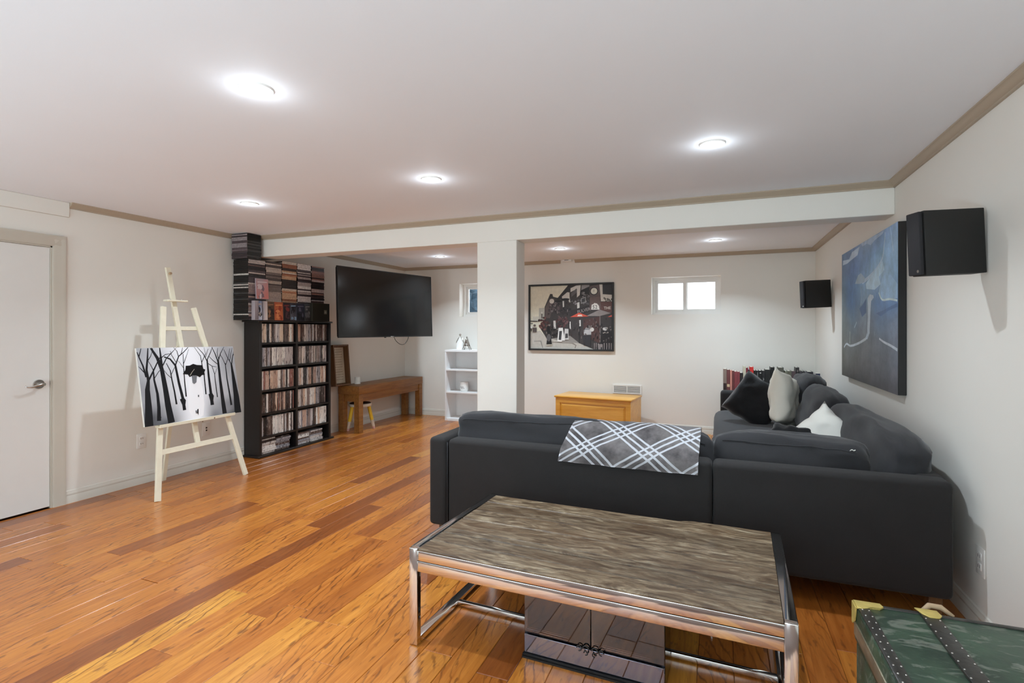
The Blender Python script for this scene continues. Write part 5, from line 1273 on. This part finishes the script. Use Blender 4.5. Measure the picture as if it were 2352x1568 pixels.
part('photo_print', P2.mesh(), M['photo'], PF, 'street photograph with a clock, THE and 52 signs and red umbrellas', loc=(0, -0.016, ft))

# ------------------------------------------------------------------ blue abstract canvas on the long wall
BW_, BH_ = 1.645, 1.125
BC = thing('blue_canvas', 'large dark blue abstract landscape canvas on the cream wall above the sofa', 'painting', (RW, (5.70 + 4.055) / 2, 0.974), (0, 0, -PI / 2))
bm = B(); box(bm, (-BW_ / 2, -0.048, 0), (BW_ / 2, -0.001, BH_)); bevel(bm, 0.003, 1); part('canvas', mesh(bm), M['black'], BC, 'canvas with black edges')
G4 = [[(78, 102, 130), (88, 110, 142), (112, 132, 156), (92, 116, 150), (120, 146, 176)], [(72, 92, 116), (70, 96, 136), (84, 112, 146), (104, 138, 166), (124, 154, 182)], [(76, 96, 112), (58, 90, 128), (96, 128, 156), (122, 150, 172), (112, 146, 176)],
      [(82, 98, 108), (52, 86, 126), (92, 116, 138), (66, 98, 138), (70, 102, 142)], [(84, 92, 92), (70, 92, 112), (96, 108, 122), (78, 98, 122), (92, 106, 126)], [(82, 84, 80), (76, 84, 90), (82, 88, 94), (80, 88, 98), (88, 96, 110)], [(72, 72, 68), (72, 73, 73), (76, 78, 82), (78, 82, 90), (82, 86, 96)], [(60, 58, 54), (60, 58, 58), (62, 62, 64), (66, 66, 70), (72, 72, 78)]]
P3 = Print(BW_, BH_)
def bl_(u, v):
    q = noise.noise_vector(Vector((u * 4, v * 4, 7))) * 0.055; u2 = min(0.999, max(0, u + q.x)) * 4; v2 = min(0.999, max(0, 1 - v + q.y)) * 7
    i, j = int(u2), int(v2); fu, fv = u2 - i, v2 - j; fu = fu * fu * (3 - 2 * fu)
    c = [(G4[j][i][k] * (1 - fu) + G4[j][i + 1][k] * fu) * (1 - fv) + (G4[j + 1][i][k] * (1 - fu) + G4[j + 1][i + 1][k] * fu) * fv for k in range(3)]
    s = 1 + 0.10 * noise.noise(Vector((u * 9, v * 3, 2)))
    return rgb(*[min(255, x * s * 1.38) for x in c])
P3.grid(56, 44, bl_)
E3 = homography([(292, 500), (697, 262), (703, 1475), (297, 1330)])
def S3(pts, *c): P3.poly([E3(q) for q in pts], rgb(*[min(255, x * 1.3) for x in c]))
def L3(pts, w0, w1, *c): P3.stroke([E3(q) for q in catmull(pts, 3)], w0, w1, rgb(*[min(255, x * 1.25) for x in c]))
S3([(300, 540), (345, 530), (365, 480), (420, 440), (405, 500), (360, 535), (330, 560), (300, 572)], 150, 166, 182)
S3([(430, 420), (500, 380), (590, 330), (600, 320), (585, 350), (530, 395), (500, 430), (470, 420), (440, 440)], 136, 154, 174)
L3([(605, 340), (598, 420), (585, 520), (540, 600), (480, 660), (440, 690)], 0.016, 0.03, 150, 172, 192)
S3([(585, 540), (600, 600), (560, 650), (575, 700), (530, 740), (470, 735), (465, 700), (500, 650), (550, 590)], 146, 172, 190)
S3([(388, 700), (410, 640), (430, 625), (460, 660), (455, 690), (420, 700)], 122, 142, 158)
S3([(560, 755), (580, 800), (620, 805), (697, 800), (697, 700), (650, 640), (600, 620), (575, 690)], 126, 158, 186)
L3([(560, 760), (585, 810), (640, 805), (695, 815)], 0.016, 0.014, 176, 196, 212)
S3([(540, 905), (600, 880), (697, 830), (697, 860), (640, 880), (575, 925)], 58, 90, 132); S3([(420, 870), (440, 850), (470, 800), (470, 900), (440, 930)], 44, 76, 118)
L3([(640, 300), (655, 400), (665, 470)], 0.01, 0.02, 150, 174, 196)
S3([(480, 800), (495, 772), (520, 778), (524, 795), (505, 820), (500, 900), (495, 1040), (480, 1085), (462, 1085), (478, 1040), (482, 900)], 150, 164, 176)
L3([(312, 1140), (330, 1115), (360, 1130), (420, 1110), (470, 1080)], 0.016, 0.022, 162, 172, 180); L3([(354, 1030), (354, 1115)], 0.016, 0.02, 140, 150, 150)
L3([(565, 1080), (600, 1105), (650, 1130), (698, 1160)], 0.014, 0.02, 170, 178, 188); L3([(530, 1030), (535, 1060)], 0.012, 0.014, 110, 124, 140); L3([(385, 1005), (402, 965)], 0.012, 0.014, 140, 158, 172)
L3([(430, 720), (435, 800), (430, 850)], 0.012, 0.02, 120, 146, 168); L3([(545, 760), (540, 840), (535, 900)], 0.012, 0.02, 74, 112, 152)
part('painted_scene', P3.mesh(), M['oil'], BC, 'brushed blue and grey abstract landscape', loc=(0, -0.0484, 0))

# ------------------------------------------------------------------ wall speakers
def speaker(y, z, lb, yaw, droop, L=0.285, w=0.085, h=0.292):
    t = thing('wall_speaker', lb, 'speaker', (RW - 0.012, y, z), (0, math.radians(droop), math.radians(yaw)), 'wall speakers on the cream wall')
    part('cabinet', boxm((-L + 0.018, 0, -h / 2), (0, w, h / 2), 0.003, 2), M['speaker'], t)
    part('grille', boxm((-L - 0.004, 0.003, -h / 2 + 0.003), (-L + 0.014, w - 0.003, h / 2 - 0.003), 0.005, 2), M['grille'], t, 'cloth covered front grille')
    bm = B(); cyl(bm, (-L - 0.005, 0.020, -h / 2 + 0.020), (-L - 0.002, 0.020, -h / 2 + 0.020), 0.007, n=12); part('badge', mesh(bm), M['nickel'], t, 'small round silver badge')
    part('wall_bracket', boxm((-0.06, w + 0.0005, -0.04), (0.014, w + 0.03, 0.04), 0.003, 1), M['black'], t)
speaker(2.962, 1.802, 'black box speaker overlapping the near edge of the blue canvas, the bigger looking one', 20, -2.5)
speaker(6.405, 1.785, 'black box speaker high on the wall near the far corner, beyond the blue canvas', 20, -2.5)
